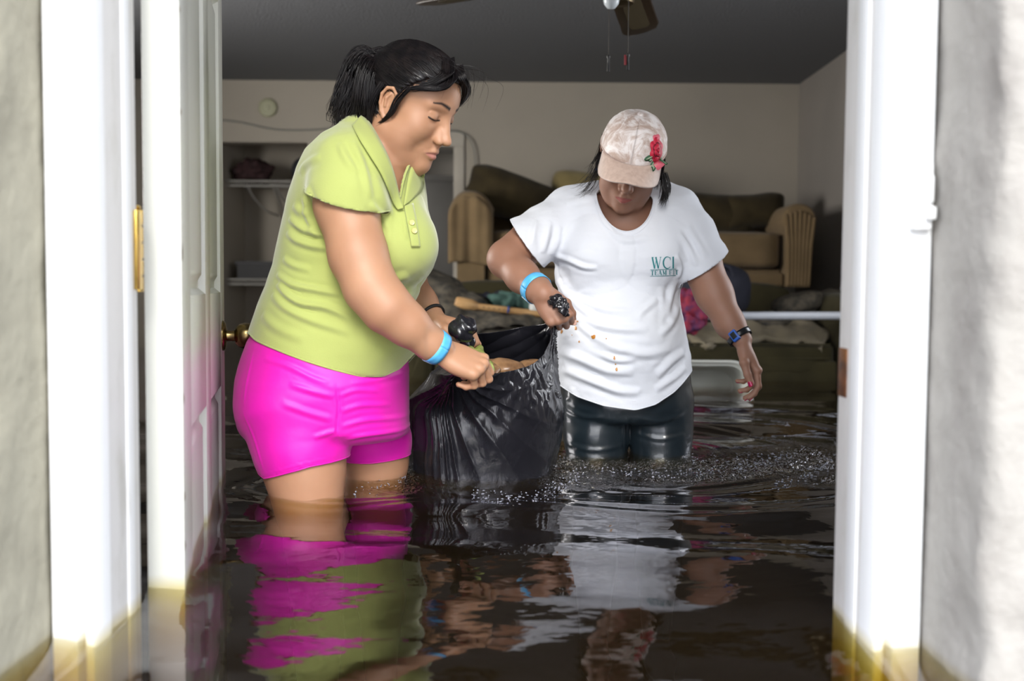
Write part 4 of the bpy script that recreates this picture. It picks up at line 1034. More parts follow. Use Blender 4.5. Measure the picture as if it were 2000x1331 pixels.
    lockset([A(690, 200, 2.0), A(672, 222, 2.0), A(664, 240, 2.0), A(674, 248, 2.0), A(684, 236, 2.0)], 90, [.008, .008, .007, .006], curl=.006)
    # loose locks: behind the ear, before the ear, over the brow
    yw = float(W(0, -.08, 0)[1]) 
    lockset([W(-.03, -.080, .03), W(-.036, -.083, -.01), W(-.030, -.078, -.05), W(-.020, -.070, -.085)], 60, [.006, .007, .006, .003], (.0005, .0009), .004)
    lockset([W(.030, -.077, .045), W(.016, -.080, .010), W(.012, -.080, -.020), W(-.012, -.075, -.052)], 90, [.008, .008, .006, .002], (.0005, .0009), .003)
    lockset([W(.066, -.02, .100), W(.082, -.035, .086), W(.080, -.054, .068), W(.054, -.072, .054), W(.03, -.082, .040)], 330, [.016, .014, .012, .008], (.0005, .0010), .004)
    lockset([W(.055, .01, .112), W(.080, .0, .096), W(.088, .022, .082), W(.082, .044, .062), W(.060, .066, .035)], 260, [.014, .012, .008, .005], (.0005, .0010), .005)
    lockset([W(.05, -.02, .120), W(.074, -.04, .098), W(.068, -.060, .074), W(.045, -.078, .054)], 260, [.014, .014, .012, .008], (.0005, .0010), .004)
    for i in range(26):      # single flyaways
        a = W(.05 + R.normal(0, .02), R.normal(-.01, .03), .115); b = a + fr.dir(.03 + R.uniform(0, .02), R.normal(0, .02), -.01 + R.uniform(-.01, .02)) ; c_ = b + fr.dir(.012, R.normal(0, .01), -.05)
        st.add(catmull([a, b, c_], 6)[None], [.00035])
    st.build('hair_strands', M_HAIR, hair)
    MB().lathe([(.010, -.008), (.019, -.006), (.021, 0), (.019, .006), (.010, .008)], 20, A(757, 128, 2.0), (-.8, -.1, .5), caps=False).build('hair_elastic', M_BLACKRUB, hair)
    # eyes
    M_EYE = mat('eye', (.55, .5, .46), .1, coat=1); M_IRIS = mat('iris', (.02, .01, .008), .08, coat=1)
    return hair
hair_o = hair1()
# ================================================================= WOMAN IN THE WHITE T-SHIRT AND VELVET CAP
HF2 = head_frame(A(1231, 318, 2.42), -100, 30, 12, .92)
YB = 2.53
torso2 = [sl(372, 1165, 1290, 2.55, .07), sl(388, 1118, 1318, 2.55, .10), sl(410, 1098, 1334, 2.55, .115), sl(440, 1090, 1342, 2.55, .125), sl(480, 1086, 1340, 2.55, .130), sl(520, 1086, 1330, 2.55, .130),
          sl(560, 1089, 1323, 2.55, .130), sl(600, 1092, 1325, 2.55, .135), sl(640, 1088, 1333, 2.55, .140), sl(690, 1087, 1343, 2.55, .145), sl(740, 1090, 1348, 2.55, .145), sl(800, 1093, 1350, 2.55, .14)]
hips2 = [sl(700, 1096, 1344, 2.56, .125), sl(740, 1094, 1348, 2.56, .135), sl(790, 1097, 1350, 2.56, .135), sl(820, 1099, 1350, 2.56, .12)]
lR = [(A(1165, 780, 2.55), .088), (A(1164, 850, 2.54), .082), (A(1166, 920, 2.53), .072)]
lL = [(A(1287, 780, 2.55), .088), (A(1290, 850, 2.54), .080), (A(1291, 920, 2.53), .071)]
def skin_body2():
    S = SDF(); S.loft([(z, cx, cy, a * .88 - .006, b * .82 - .006) for z, cx, cy, a, b in torso2], .03)
    S.loft([(z, cx, cy, a - .014, b - .018) for z, cx, cy, a, b in hips2], .02)
    S.chain([HF2.W(-.03, 0, -.03), A(1232, 400, 2.55), A(1228, 440, 2.58)], [.052, .052, .07], .03)
    S.ell(A(1226, 440, 2.52), (.085, .085, .06), None, .04); S.cone(HF2.W(.015, 0, -.085), A(1228, 425, 2.49), .032, .045, .03)
    head(S, HF2, 1.0)
    S.chain([A(1120, 432, 2.53), A(1050, 462, 2.50), A(993, 502, 2.44)], [.062, .056, .046], .02)
    S.ell(A(985, 508, 2.43), (.040, .040, .038), None, .02)
    S.chain([A(993, 510, 2.43), A(1020, 540, 2.38), A(1050, 566, 2.33), A(1062, 576, 2.31)], [.042, .038, .030, .0255], .02)
    h1 = hand(S, A(1060, 574, 2.31), (.50, -.12, -.70), (.75, .15, .6), 'R', [(68, 85, 40), (70, 88, 40), (72, 88, 40), (74, 86, 40)], [(.7, .35, -.1), (.85, .0, -.45), (.8, -.35, -.5), (0, .3, .9)], .88)
    S.chain([A(1318, 425, 2.53), A(1362, 500, 2.49), A(1395, 575, 2.46), A(1425, 632, 2.43), A(1449, 664, 2.41)], [.060, .053, .044, .034, .0245], .02)
    h2 = hand(S, A(1450, 667, 2.41), (.42, -.10, -.9), (-.15, -.95, .15), 'L', [(18, 34, 22), (22, 42, 26), (28, 48, 30), (34, 52, 34)], [(.80, .45, -.35), (.98, .10, -.18), (.99, .0, -.05), (-.1, .8, -.5)], .90, spread=.2)
    for L_, x in ((lR, -.0), (lL, .0)):
        S.chain([p for p, r in L_], [r - .006 for p, r in L_], .01); leg_down(S, L_[-1][0], L_[-1][1] - .004, float(L_[-1][0][0]), 2.54, (.0, -.16))
    return S, h1, h2
S2, H2R, H2L = skin_body2(); hc2 = HF2.W(.005, 0, .0)
person2 = finish_body(S2, (-.08, 2.15, .0), (.66, 2.78, 1.46), [(hc2 - .14, hc2 + .14, .0019), hbox(H2R), hbox(H2L)], '', M_SKIN2, HF2, None)
tag(person2, 'person in velvet baseball cap, white t-shirt and black leggings, head bowed, one arm free', 'person')
build_nails(H2R, M_NAIL, person2); build_nails(H2L, M_NAILR, person2)

# ---- t-shirt
T2 = SDF().loft(torso2, .03, infl=.003, exp=2.35)
T2.ell(A(1168, 500, 2.46), (.070, .062, .062), None, .06); T2.ell(A(1275, 500, 2.46), (.070, .062, .062), None, .06)
T2.ell(A(1215, 660, 2.47), (.125, .095, .11), None, .06)
T2.cone(A(1172, 386, 2.56), A(1110, 408, 2.55), .045, .055, .03); T2.cone(A(1292, 386, 2.56), A(1322, 408, 2.55), .045, .050, .03)
SLR = SDF().chain([A(1118, 425, 2.54), A(1065, 452, 2.51), A(1025, 478, 2.475), A(990, 505, 2.44)], [.064, .066, .068, .068], .02)
SLL = SDF().chain([A(1320, 420, 2.54), A(1345, 458, 2.51), A(1370, 512, 2.49), A(1392, 565, 2.47)], [.062, .063, .064, .066], .02)
neck2 = [A(1222 + 56 * math.sin(a) * (1.0 if math.cos(a) < 0 else .80), 375 - (85 if math.cos(a) > 0 else 79) * math.cos(a), 2.44)[[0, 2]] for a in np.linspace(0, 2 * PI, 40, endpoint=False)]
hem2 = np.array([A(x, y, 2.41)[[0, 2]] for x, y in [(1060, 735), (1092, 757), (1130, 778), (1180, 793), (1240, 801), (1280, 790), (1318, 768), (1348, 742), (1370, 725)]])
def hem_plane(pa, pb, Y, bulge, side):
    a, b = A(*pa, Y), A(*pb, Y); d = b - a; n = np.array([d[2], 0, -d[0]]); n /= np.linalg.norm(n)
    if n @ np.asarray(side) < 0: n = -n
    n = n + np.array([0, bulge, 0]); return a, (n / np.linalg.norm(n)).astype(np.float32)
pR = hem_plane((1008, 447), (1054, 513), 2.43, .1, (-1, 0, -.5)); pL = hem_plane((1350, 545), (1399, 512), 2.44, .1, (.5, 0, -1))
TEE = SDF().ext(T2).ext(truncated(SLR, *pR, .03)).ext(truncated(SLL, *pL, .03))
def plane_g(p, tor, slv): return lambda P: np.where((tor(P) > .006) & (slv(P) < .010) & ((P - p[0]) @ p[1] < .014), (P - p[0]) @ p[1], -.05).astype(np.float32)
g_sr = plane_g(pR, T2, SLR); g_sl = plane_g(pL, T2, SLL)
g_n2 = lambda P: np.where(P[:, 1] < 2.9, -poly_sd(P[:, [0, 2]], neck2), -.1).astype(np.float32)
g_h2 = lambda P: (np.interp(P[:, 0], hem2[:, 0], hem2[:, 1]) - P[:, 2] - .012 * (P[:, 1] > 2.55)).astype(np.float32)
UV_, UQ_ = underlay(None, None, T2, (-.02, 2.28, .66), (.58, 2.76, 1.30), .005, (g_h2, g_n2), .004)
V, Q = surf(TEE, (-.02, 2.28, .66), (.58, 2.76, 1.30), .0036); V = relax(V, Q, 2); Ns = vnormals(V, Q)
V = V + Ns * (vnoise(V, 11, 5.0)[:, None] * .0030 + vnoise(V * np.array([1, 1, 2.2]), 22, 8.0)[:, None] * .0012)
tee_folds = [([(1088, 500), (1110, 508), (1140, 522), (1165, 524)], 6, 5), ([(1092, 520), (1102, 560), (1130, 600), (1170, 625)], 9, 7), ([(1098, 545), (1130, 585), (1185, 605), (1230, 608)], 9, 5), ([(1090, 575), (1100, 620), (1104, 665)], 9, 5),
 ([(1112, 610), (1160, 632), (1215, 642), (1262, 640)], 9, 5), ([(1096, 690), (1130, 700), (1185, 722), (1235, 725)], 11, 6), ([(1100, 725), (1150, 742), (1205, 762), (1250, 765)], 10, 6), ([(1150, 660), (1200, 678), (1260, 690), (1310, 680)], 11, 5),
 ([(1330, 600), (1312, 630), (1285, 655)], 10, 5), ([(1325, 545), (1310, 590), (1306, 630)], 9, 5), ([(1340, 690), (1312, 705), (1280, 735)], 10, 6), ([(1345, 720), (1315, 740), (1278, 762)], 9, 5), ([(1290, 560), (1298, 600), (1290, 640)], 9, 3),
 ([(1318, 500), (1330, 520), (1328, 545)], 6, 5), ([(1325, 455), (1345, 480), (1362, 520)], 8, 4), ([(1345, 440), (1362, 470), (1380, 505)], 8, 3.5), ([(1075, 430), (1068, 462), (1060, 495)], 8, 4), ([(1095, 440), (1090, 470), (1078, 500)], 8, 4), ([(1050, 430), (1042, 455), (1040, 480)], 7, 3),
 ([(1190, 450), (1220, 470), (1262, 462)], 9, 3), ([(1168, 395), (1180, 430), (1200, 460)], 7, 3), ([(1110, 395), (1130, 388), (1160, 378)], 8, 3), ([(1120, 760), (1122, 775), (1128, 785)], 7, 3), ([(1285, 585), (1262, 600), (1240, 618)], 8, 4), ([(1170, 690), (1200, 702), (1240, 700)], 8, 3.5), ([(1105, 560), (1118, 610), (1150, 650), (1195, 668)], 9, 4.5)]
V = folds(V, Ns, tee_folds, 2.42)
VT, QT = V.copy(), Q.copy()
for g in (g_h2, g_n2, g_sr, g_sl): V, Q = cut(V, Q, g, .0036)
tee = link('t_shirt', np_mesh('t_shirt', V, Q), M_TEE, person2); rims(V, Q, .0016, 'hem', M_TEE, tee); link('inner_panel', np_mesh('inner_panel', UV_, UQ_), M_TEE, tee); md = tee.modifiers.new('s', 'SOLIDIFY'); md.thickness = .0025; md.offset = -1
BT = BVHTree.FromPolygons([tuple(p) for p in V.tolist()], Q.tolist())
def on_tee(px, py, off=.001, bvh=BT, tries=6):
    d = (at(px, py, 2.0) - CAM).normalized(); h = bvh.ray_cast(CAM, d)
    if h[0] is None: return None
    return h[0] - d * off
# neck rib and hem bands as raised stitching
def rim_band(name, pts, m, parent, bvh, w=.0016, off=.0005, dflt=2.45):
    P = [q for q in (on_tee(x, y, off, bvh) for x, y in pts) if q is not None]
    MB().tube(P, w, 6).build(name, m, parent)
nb = [(1222 + 62 * math.sin(a), 375 - 86 * math.cos(a)) for a in np.linspace(PI * .56, PI * 1.44, 30)]
rim_band('neck_seam', nb, M_TEE, tee, BT, .0011, -.0002)
rim_band('hem_seam', [(x, y - 14) for x, y in [(1098, 760), (1130, 776), (1180, 790), (1240, 798), (1280, 787), (1318, 765), (1340, 747)]], M_TEE, tee, BT, .0009, -.0002)

# ---- lettering
M_TEAL = mat('teal_print', (.02, .22, .24), .6)
def glyphs():
    """strokes in a unit box: (x0,y0,x1,y1,width)"""
    t, T = .045, .13
    G = {}
    G['W'] = ([(.05, 1, .30, 0, T), (.30, 0, .50, .95, t), (.42, 1, .68, 0, T), (.68, 0, .92, 1, t)], [(0, 1, .2, 1), (.34, 1, .54, 1), (.82, 1, 1.0, 1)], 1.15)
    G['I'] = ([(.5, 0, .5, 1, T)], [(.3, 1, .7, 1), (.3, 0, .7, 0)], .5)
    G['T'] = ([(.5, 0, .5, 1, T * 1.6), (.05, .97, .95, .97, .07)], [(.25, 0, .75, 0), (.05, .9, .05, .78), (.95, .9, .95, .78)], .85)
    G['E'] = ([(.22, 0, .22, 1, T * 1.6), (.1, .97, .85, .97, .06), (.22, .5, .65, .5, .05), (.1, .03, .88, .03, .06), (.85, 1, .85, .75, .05), (.88, 0, .88, .27, .05), (.65, .4, .65, .6, .05)], [], .85)
    G['A'] = ([(.12, 0, .46, 1, .06), (.46, 1, .80, 0, T * 1.6), (.25, .33, .68, .33, .05)], [(0, 0, .26, 0), (.62, 0, 1, 0)], .92)
    G['M'] = ([(.16, 0, .16, 1, .06), (.16, 1, .48, .1, T * 1.4), (.48, .1, .82, 1, .05), (.84, 0, .84, 1, T * 1.6)], [(.02, 0, .3, 0), (.02, 1, .2, 1), (.68, 0, 1, 0), (.82, 1, 1, 1)], 1.05)
    G['F'] = ([(.22, 0, .22, 1, T * 1.4), (.1, .97, .85, .97, .06), (.22, .5, .65, .5, .05), (.85, 1, .85, .72, .05), (.65, .4, .65, .6, .05)], [(.05, 0, .42, 0)], .8)
    arc = [(.62 + .45 * math.cos(a), .5 + .52 * math.sin(a)) for a in np.linspace(math.radians(42), math.radians(318), 18)]
    G['C'] = ([(arc[i][0], arc[i][1], arc[i + 1][0], arc[i + 1][1], t + (T - t) * max(0, math.sin((i + .5) / 17 * PI)) ** 1.5) for i in range(17)] + [(.95, .98, .95, .72, .05)], [], 1.05)
    return G
def write_on(word, x0, yb, w, hgt, tilt, name, m, parent, bvh=BT, gap=.12):
    G = glyphs(); tot = sum(G[c][2] + gap for c in word) - gap; mb = MB(); cx = 0
    for c in word:
        st, sf, adv = G[c]; strokes = list(st) + [(a, b, c_, d, .05) for a, b, c_, d in sf]
        for (a, b, c2, d, wd) in strokes:
            ax_, bx_ = (cx + a * adv) / tot * w, (cx + c2 * adv) / tot * w; ay, by = b * hgt, d * hgt
            L_ = math.hypot(bx_ - ax_, by - ay) or 1e-6; ux, uy = (bx_ - ax_) / L_, (by - ay) / L_; hw = wd * hgt / 2
            nseg = max(1, int(L_ / 4)); rows = []
            for i in range(nseg + 1):
                q = i / nseg; row = []
                for sgn in (-1, 1):
                    X = ax_ + (bx_ - ax_) * q - uy * hw * sgn; Yy = ay + (by - ay) * q + ux * hw * sgn
                    p = on_tee(x0 + X, yb - Yy + tilt * X, .0011, bvh); row.append(p)
                rows.append(row)
            if any(p is None for r in rows for p in r): continue
            mb.grid([[tuple(p) for p in r] for r in rows])
        cx += adv + gap
    mb.build(name, m, parent, smooth=False)
write_on('WCI', 1273, 525, 46, 22, -.02, 'letters', M_TEAL, tee, gap=.05)
write_on('TEAM', 1271, 538, 31, 9, -.03, 'letters', M_TEAL, tee)
write_on('FIT', 1307, 537, 18, 9, -.03, 'letters', M_TEAL, tee)
for yy in (527.5, 540):
    mb = MB(); rows = []
    for i in range(14):
        x = 1270 + 50 * i / 13; r = [on_tee(x, yy - .03 * (x - 1271) + s, .0011) for s in (-.5, .5)]
        if None not in r: rows.append([tuple(q) for q in r])
    if len(rows) > 2: mb.grid(rows).build('underline', M_TEAL, tee, smooth=False)
# food stains
M_STAIN = mat('orange_stain', (.42, .15, .02), .35, var=1, vscale=200, col2=(.6, .3, .05))
R = random.Random(5)
for (x, y, r, e_) in [(1159, 658, 4.5, 1), (1124, 641, 2.8, 2), (1128, 628, 2, 1), (1097, 648, 2.4, 2), (1087, 651, 2, 1.5), (1131, 668, 2, 1.3), (1200, 700, 2.4, 1.8), (1202, 712, 1.8, 1), (1204, 722, 2.2, 2), (1184, 662, 1.3, 1), (1117, 655, 1.2, 1)]:
    c = on_tee(x, y, .0008)
    if c is None: continue
    P = []
    for k in range(9):
        a = 2 * PI * k / 9; rr = r * R.uniform(.6, 1.15); q = on_tee(x + rr * math.cos(a), y + rr * math.sin(a) * e_, .0010)
        P.append(q or c)
    MB().add([c + (CAM - c).normalized() * .0016] + P, [(0, 1 + k, 1 + (k + 1) % 9) for k in range(9)]).build('food_stain', M_STAIN, tee)

# ---- leggings
LG = SDF().loft(hips2, .03, infl=.0, exp=2.2)
for L_ in (lR, lL):
    LG.chain([p for p, r in L_], [r + .002 for p, r in L_], .006)
    x, y = float(L_[-1][0][0]), 2.54
    LG.chain([L_[-1][0], (x, y, .47), (x, y + .01, .40), (x, y + .025, .28), (x, y + .03, .10)], [L_[-1][1] + .002, .060, .056, .056, .038], .02)
V, Q = surf(LG, (.02, 2.36, .08), (.56, 2.74, .90), .0042); V = relax(V, Q, 2); Ns = vnormals(V, Q); V = V + Ns * (vnoise(V, 25, 2.0)[:, None] * .0012)
V = folds(V, Ns, [([(1105, 800), (1140, 815), (1180, 812)], 6, 2), ([(1230, 815), (1228, 850), (1229, 890)], 4, -4), ([(1240, 812), (1290, 822), (1340, 805)], 6, 2), ([(1105, 870), (1160, 880), (1220, 872)], 6, 2), ([(1245, 850), (1290, 858), (1340, 850)], 5, 2)], 2.46)
V, Q = cut(V, Q, lambda P: (P[:, 2] - .86).astype(np.float32), .0042)
leg = link('leggings', np_mesh('leggings', V, Q), M_LEG, person2)

# ---- wristbands, watch
ax2 = A(1062, 576, 2.31) - A(1020, 540, 2.38)
b2 = arm_band('wristband', S2, A(1046, 562, 2.335), ax2, .022, M_BAND, person2, r0=.055)
arm_band('white_patch', S2, A(1046, 562, 2.335), ax2, .021, M_BANDW, b2, r0=.055, off=.0024, ang0=250, ang1=310)
axw = A(1449, 664, 2.41) - A(1425, 632, 2.43)
wt = arm_band('watch', S2, A(1446, 657, 2.413), axw, .015, M_BLACKPL, person2, r0=.05, off=.002, thick=.003)
wc = hit_px(S2, 1436, 657, 2.2, 2.6) or at(1436, 657, 2.4)
nrm = Vector((-.75, -.62, .22)).normalized(); wax = Vector(axw).normalized()
sidev = nrm.cross(wax).normalized()
def slab(c, n_, u_, w, h_, t, name, m, parent, bev=.0012):
    c = Vector(c); u_ = Vector(u_).normalized(); v_ = Vector(n_).cross(u_).normalized(); n_ = Vector(n_).normalized()
    V = [c + u_ * a * w / 2 + v_ * b * h_ / 2 + n_ * d * t / 2 for d in (-1, 1) for b in (-1, 1) for a in (-1, 1)]
    return MB().add(V, [(0, 2, 3, 1), (4, 5, 7, 6), (0, 1, 5, 4), (2, 6, 7, 3), (0, 4, 6, 2), (1, 3, 7, 5)]).build(name, m, parent, bevel=bev)
slab(wc + nrm * .003, nrm, wax, .026, .020, .008, 'watch_case', M_WATCH, wt, .002); slab(wc + nrm * .0075, nrm, wax, .016, .013, .001, 'watch_face', M_SCREEN, wt, .0003)

# ---- cap
def velvet():
    m, nt, b = new_mat('crushed_velvet'); L = nt.links; t = node(nt, 'ShaderNodeTexCoord')
    n1 = node(nt, 'ShaderNodeTexNoise', Scale=22.0, Detail=7.0, Roughness=.65, Distortion=1.6); L.new(t.outputs['Object'], n1.inputs[0])
    r = node(nt, 'ShaderNodeValToRGB'); L.new(n1.outputs[0], r.inputs[0])
    for e, (p, c) in zip((r.color_ramp.elements[0], r.color_ramp.elements[1]), ((.42, (.50, .37, .31, 1)), (.60, (.86, .80, .78, 1)))): e.position = p; e.color = c
    L.new(r.outputs[0], b.inputs['Base Color']); b.inputs['Roughness'].default_value = .55; b.inputs['Sheen Weight'].default_value = .5; b.inputs['Sheen Roughness'].default_value = .35
    bp = node(nt, 'ShaderNodeBump', Strength=.5, Distance=.004); L.new(n1.outputs[0], bp.inputs['Height']); L.new(bp.outputs[0], b.inputs['Normal'])
    return m
M_VEL = velvet(); M_VEL2 = mat('brim_velvet', (.56, .42, .35), .6, var=1, vscale=90, col2=(.46, .33, .27), sheen=.4, bump=.3, bscale=70, bdist=.001)
def cap():
    fr = HF2; W = fr.W; G = []
    c0 = np.array([-.010, 0, .052]); nr, na = 26, 72
    for i in range(nr + 1):
        th = (i / nr) * PI * .50; row = []
        for j in range(na + 1):
            a = 2 * PI * j / na; seam = 1 - .010 * math.exp(-((((a / (PI / 3)) % 1) - .5) * 2 * 14 + 14 * 0) ** 2) if 0 else 1 - .012 * math.exp(-(min((a / (PI / 3)) % 1, 1 - (a / (PI / 3)) % 1) * 16) ** 2)
            rr = math.sin(th) ** .92; x = c0[0] + .108 * rr * math.cos(a) * seam; y = .086 * rr * math.sin(a) * seam
            z = c0[2] - .008 + .086 * math.cos(th) ** .95 - .012 * math.cos(a) * math.sin(th) ** 2
            wv = .0018 * mnoise.noise(Vector((x * 45, y * 45, z * 45)))
            row.append(W(x * (1 + wv * 8), y * (1 + wv * 8), z + wv))
        G.append(row)
    o = MB().grid(G).build('baseball_cap', M_VEL, person2, solid=.0025, autos=False)
    MB().lathe([(.0075, -.001), (.008, .002), (.006, .0042), (.0001, .005)], 14, W(c0[0], 0, c0[2] + .0775), fr.dir(0, 0, 1), caps=False).build('button', M_VEL, o)
    # sweat band edge
    MB().tube([W(c0[0] + .1085 * math.cos(a), .0865 * math.sin(a), c0[2] - .0065 - .012 * math.cos(a)) for a in np.linspace(0, 2 * PI, 60)], .0016, 6, cap=False).build('edge_seam', M_VEL2, o)
    # brim
    B = []
    for i in range(15):
        v = i / 14; row = []
        for j in range(33):
            u = (j / 32 - .5) * 2; a = u * math.radians(58)
            x0 = c0[0] + .109 * math.cos(a); y0 = .087 * math.sin(a) * 1.0
            reach = .064 * (max(0, 1 - abs(u) ** 2.6)) ** .55
            x = x0 + reach * v; y = y0 * (1 + .04 * v); z = c0[2] - .006 - .012 * math.cos(a) - .34 * reach * v - .040 * (abs(u) ** 2) * v ** .8 - .009 * v * abs(u)
            row.append(W(x, y, z))
        B.append(row)
    br = MB().grid(B).build('brim', M_VEL2, o, solid=.004, autos=False)
    # embroidered rose on the wearer's left side
    M_R1 = mat('red_thread', (.60, .012, .05), .55, bump=.8, bscale=500, bdist=.001); M_R2 = mat('dark_red_thread', (.22, .005, .02), .6, bump=.8, bscale=500, bdist=.001)
    M_R3 = mat('pink_thread', (.80, .16, .22), .6, bump=.8, bscale=500, bdist=.001); M_G = mat('green_thread', (.03, .11, .05), .6, bump=.8, bscale=500, bdist=.001); M_G2 = mat('pale_green_thread', (.35, .45, .3), .6)
    bv = BVHTree.FromPolygons([tuple(map(float, p)) for r in G for p in r], [(i * (na + 1) + j, (i + 1) * (na + 1) + j, (i + 1) * (na + 1) + j + 1, i * (na + 1) + j + 1) for i in range(nr) for j in range(na)])
    C0 = W(*c0); 
    cdir = Vector(on_dir(bv, 1282, 294) - Vector(C0)).normalized()
    uu = Vector(fr.dir(0, 0, 1)).cross(cdir).normalized(); vv = cdir.cross(uu); RS = 1.2
    def put(x, y, off):           # metres on the cap around the rose centre; uu is to the wearer's ... side
        x *= RS * .95; y *= RS * 1.0; o_ = Vector(C0) + cdir * .25 + uu * x + vv * y; h = bv.ray_cast(o_, -cdir)
        return (h[0] + h[1] * 0 + cdir * off) if h[0] else Vector(C0) + cdir * .1 + uu * x + vv * y
    rose = []
    def blob(cx, cy, rx, ry, rot, off, m, name, wob=.12, n=18, sd_=0):
        P = []
        for k in range(n):
            a = 2 * PI * k / n; w = 1 + wob * math.sin(a * 3 + sd_) ; x = rx * w * math.cos(a); y = ry * w * math.sin(a)
            P.append(put(cx + x * math.cos(rot) - y * math.sin(rot), cy + x * math.sin(rot) + y * math.cos(rot), off))
        c = put(cx, cy, off + .0018)
        MB().add([c] + P, [(0, 1 + k, 1 + (k + 1) % n) for k in range(n)]).build(name, m, o, solid=.0008)
    blob(.006, .020, .010, .009, 0, .0008, M_R3, 'petal', .2); blob(.002, -.026, .011, .009, 0, .0008, M_R3, 'petal', .2, sd_=1); blob(.012, .006, .009, .012, 0, .0008, M_R3, 'petal', .2, sd_=2)
    for k in range(6):
        a = k * PI / 3 + .4; blob(.001 + .009 * math.cos(a), .000 + .013 * math.sin(a), .0105, .0105, a, .0018 + .0003 * (k % 2), M_R1, 'petal', .08, sd_=k)
    for k in range(5):
        a = k * 2 * PI / 5; blob(.001 + .0065 * math.cos(a), .001 + .008 * math.sin(a), .0066, .0072, a, .0032 + .0003 * (k % 2), M_R2, 'petal', .06); blob(.001 + .005 * math.cos(a), .001 + .006 * math.sin(a), .0058, .0062, a, .0040 + .0002 * k, M_R1, 'petal', .06)
    blob(.001, .001, .0036, .0042, 0, .0062, M_R2, 'petal'); blob(.001, .001, .0022, .0026, 0, .007, M_R1, 'petal')
    for (cx, cy, rx, ry, rot) in ((-.020, -.012, .011, .0048, .35), (-.011, -.028, .010, .0045, 1.25), (-.017, -.016, .004, .004, .8), (.016, -.020, .009, .004, -1.0)):
        blob(cx, cy, rx, ry, rot, .0012, M_G, 'leaf', .02); blob(cx, cy, rx * .7, ry * .22, rot, .0034, M_G2, 'leaf_vein', 0)
    return o
def on_dir(bv, px, py):
    d = (at(px, py, 2.0) - CAM).normalized(); h = bv.ray_cast(CAM, d); return h[0] if h[0] else at(px, py, 2.4)
cap_o = cap()

# ---- her hair under the cap, an earring
def hair2():
    fr = HF2; W = fr.W; R = np.random.default_rng(8); st = Strands(); s = fr.s
    def lock(ctrl, N, spread, curl=.006, r=(.0005, .0009)):
        Cc = catmull(ctrl, 6); K = len(Cc); tt = np.linspace(0, 1, K); X = R.normal(0, 1, (N, 3)); sp = np.interp(tt, [0, .4, 1], spread)
        P = Cc[None] + X[:, None] * sp[None, :, None] * .45 + curl * np.sin(R.uniform(0, 6, (N, 1, 3)) + tt[None, :, None] * 4) * tt[None, :, None] * R.uniform(.2, 1, (N, 1, 1))
        cu = 1 - R.uniform(0, .35, N); P = np.stack([np.stack([np.interp(np.linspace(0, c, 12), tt, P[i, :, d]) for d in range(3)], 1) for i, c in enumerate(cu)])
        st.add(P, R.uniform(*r, N))
    for y in (-1, 1):
        lock([W(-.005, y * .074, .045), W(-.004, y * .078, .010), W(-.010, y * .080, -.030), W(-.02, y * .076, -.060)], 130, [.009, .009, .008])
        lock([W(-.05, y * .068, .045), W(-.060, y * .070, -.01), W(-.055, y * .066, -.06), W(-.05, y * .06, -.075)], 200, [.012, .012, .010])
        lock([W(.028, y * .070, .04), W(.032, y * .074, .015), W(.022, y * .078, -.015), W(.012, y * .080, -.055)], 46, [.005, .006, .006], .006)
    lock([W(-.09, 0, .015), W(-.100, 0, -.02), W(-.095, 0, -.06)], 400, [.02, .025, .025])
    lock([A(1166, 330, 2.44), A(1158, 350, 2.45), A(1142, 368, 2.46), A(1130, 372, 2.46)], 36, [.012, .016, .022], .012, (.0004, .0006))
    lock([A(1170, 300, 2.44), A(1160, 315, 2.45), A(1150, 330, 2.46)], 16, [.008, .012, .014], .01, (.0004, .0006))
    lock([A(1296, 340, 2.42), A(1300, 365, 2.42), A(1298, 385, 2.42), A(1293, 400, 2.41)], 120, [.007, .010, .008], .008)
    st.build('hair', M_HAIR, person2)
    c = W(.004, -.083, -.034); MB().lathe([(.0001, .003), (.0028, .002), (.003, -.002), (.0001, -.003)], 10, c, (0, -1, 0), caps=False).build('earring', M_WATCH, person2)
hair2()
# ================================================================= THE BAG THEY CARRY
def bag_mat():
    m, nt, b = new_mat('black_bin_liner'); L = nt.links; b.inputs['Base Color'].default_value = (.012, .012, .016, 1); b.inputs['Roughness'].default_value = .22; b.inputs['Specular IOR Level'].default_value = .75
    t = node(nt, 'ShaderNodeTexCoord'); n = node(nt, 'ShaderNodeTexNoise', Scale=26.0, Detail=5.0, Roughness=.55, Distortion=.8); mp = node(nt, 'ShaderNodeMapping'); mp.inputs['Scale'].default_value = (1.5, 1.5, .6)
    L.new(t.outputs['Object'], mp.inputs[0]); L.new(mp.outputs[0], n.inputs[0]); v = node(nt, 'ShaderNodeTexVoronoi', Scale=34.0, feature='DISTANCE_TO_EDGE'); L.new(t.outputs['Object'], v.inputs['Vector'])
    ad = node(nt, 'ShaderNodeMath', operation='MULTIPLY_ADD'); ad.inputs[1].default_value = .25; L.new(v.outputs['Distance'], ad.inputs[0]); L.new(n.outputs[0], ad.inputs[2])
    bp = node(nt, 'ShaderNodeBump', Strength=.35, Distance=.006); L.new(ad.outputs[0], bp.inputs['Height']); L.new(bp.outputs[0], b.inputs['Normal']); return m
M_BAG = bag_mat()
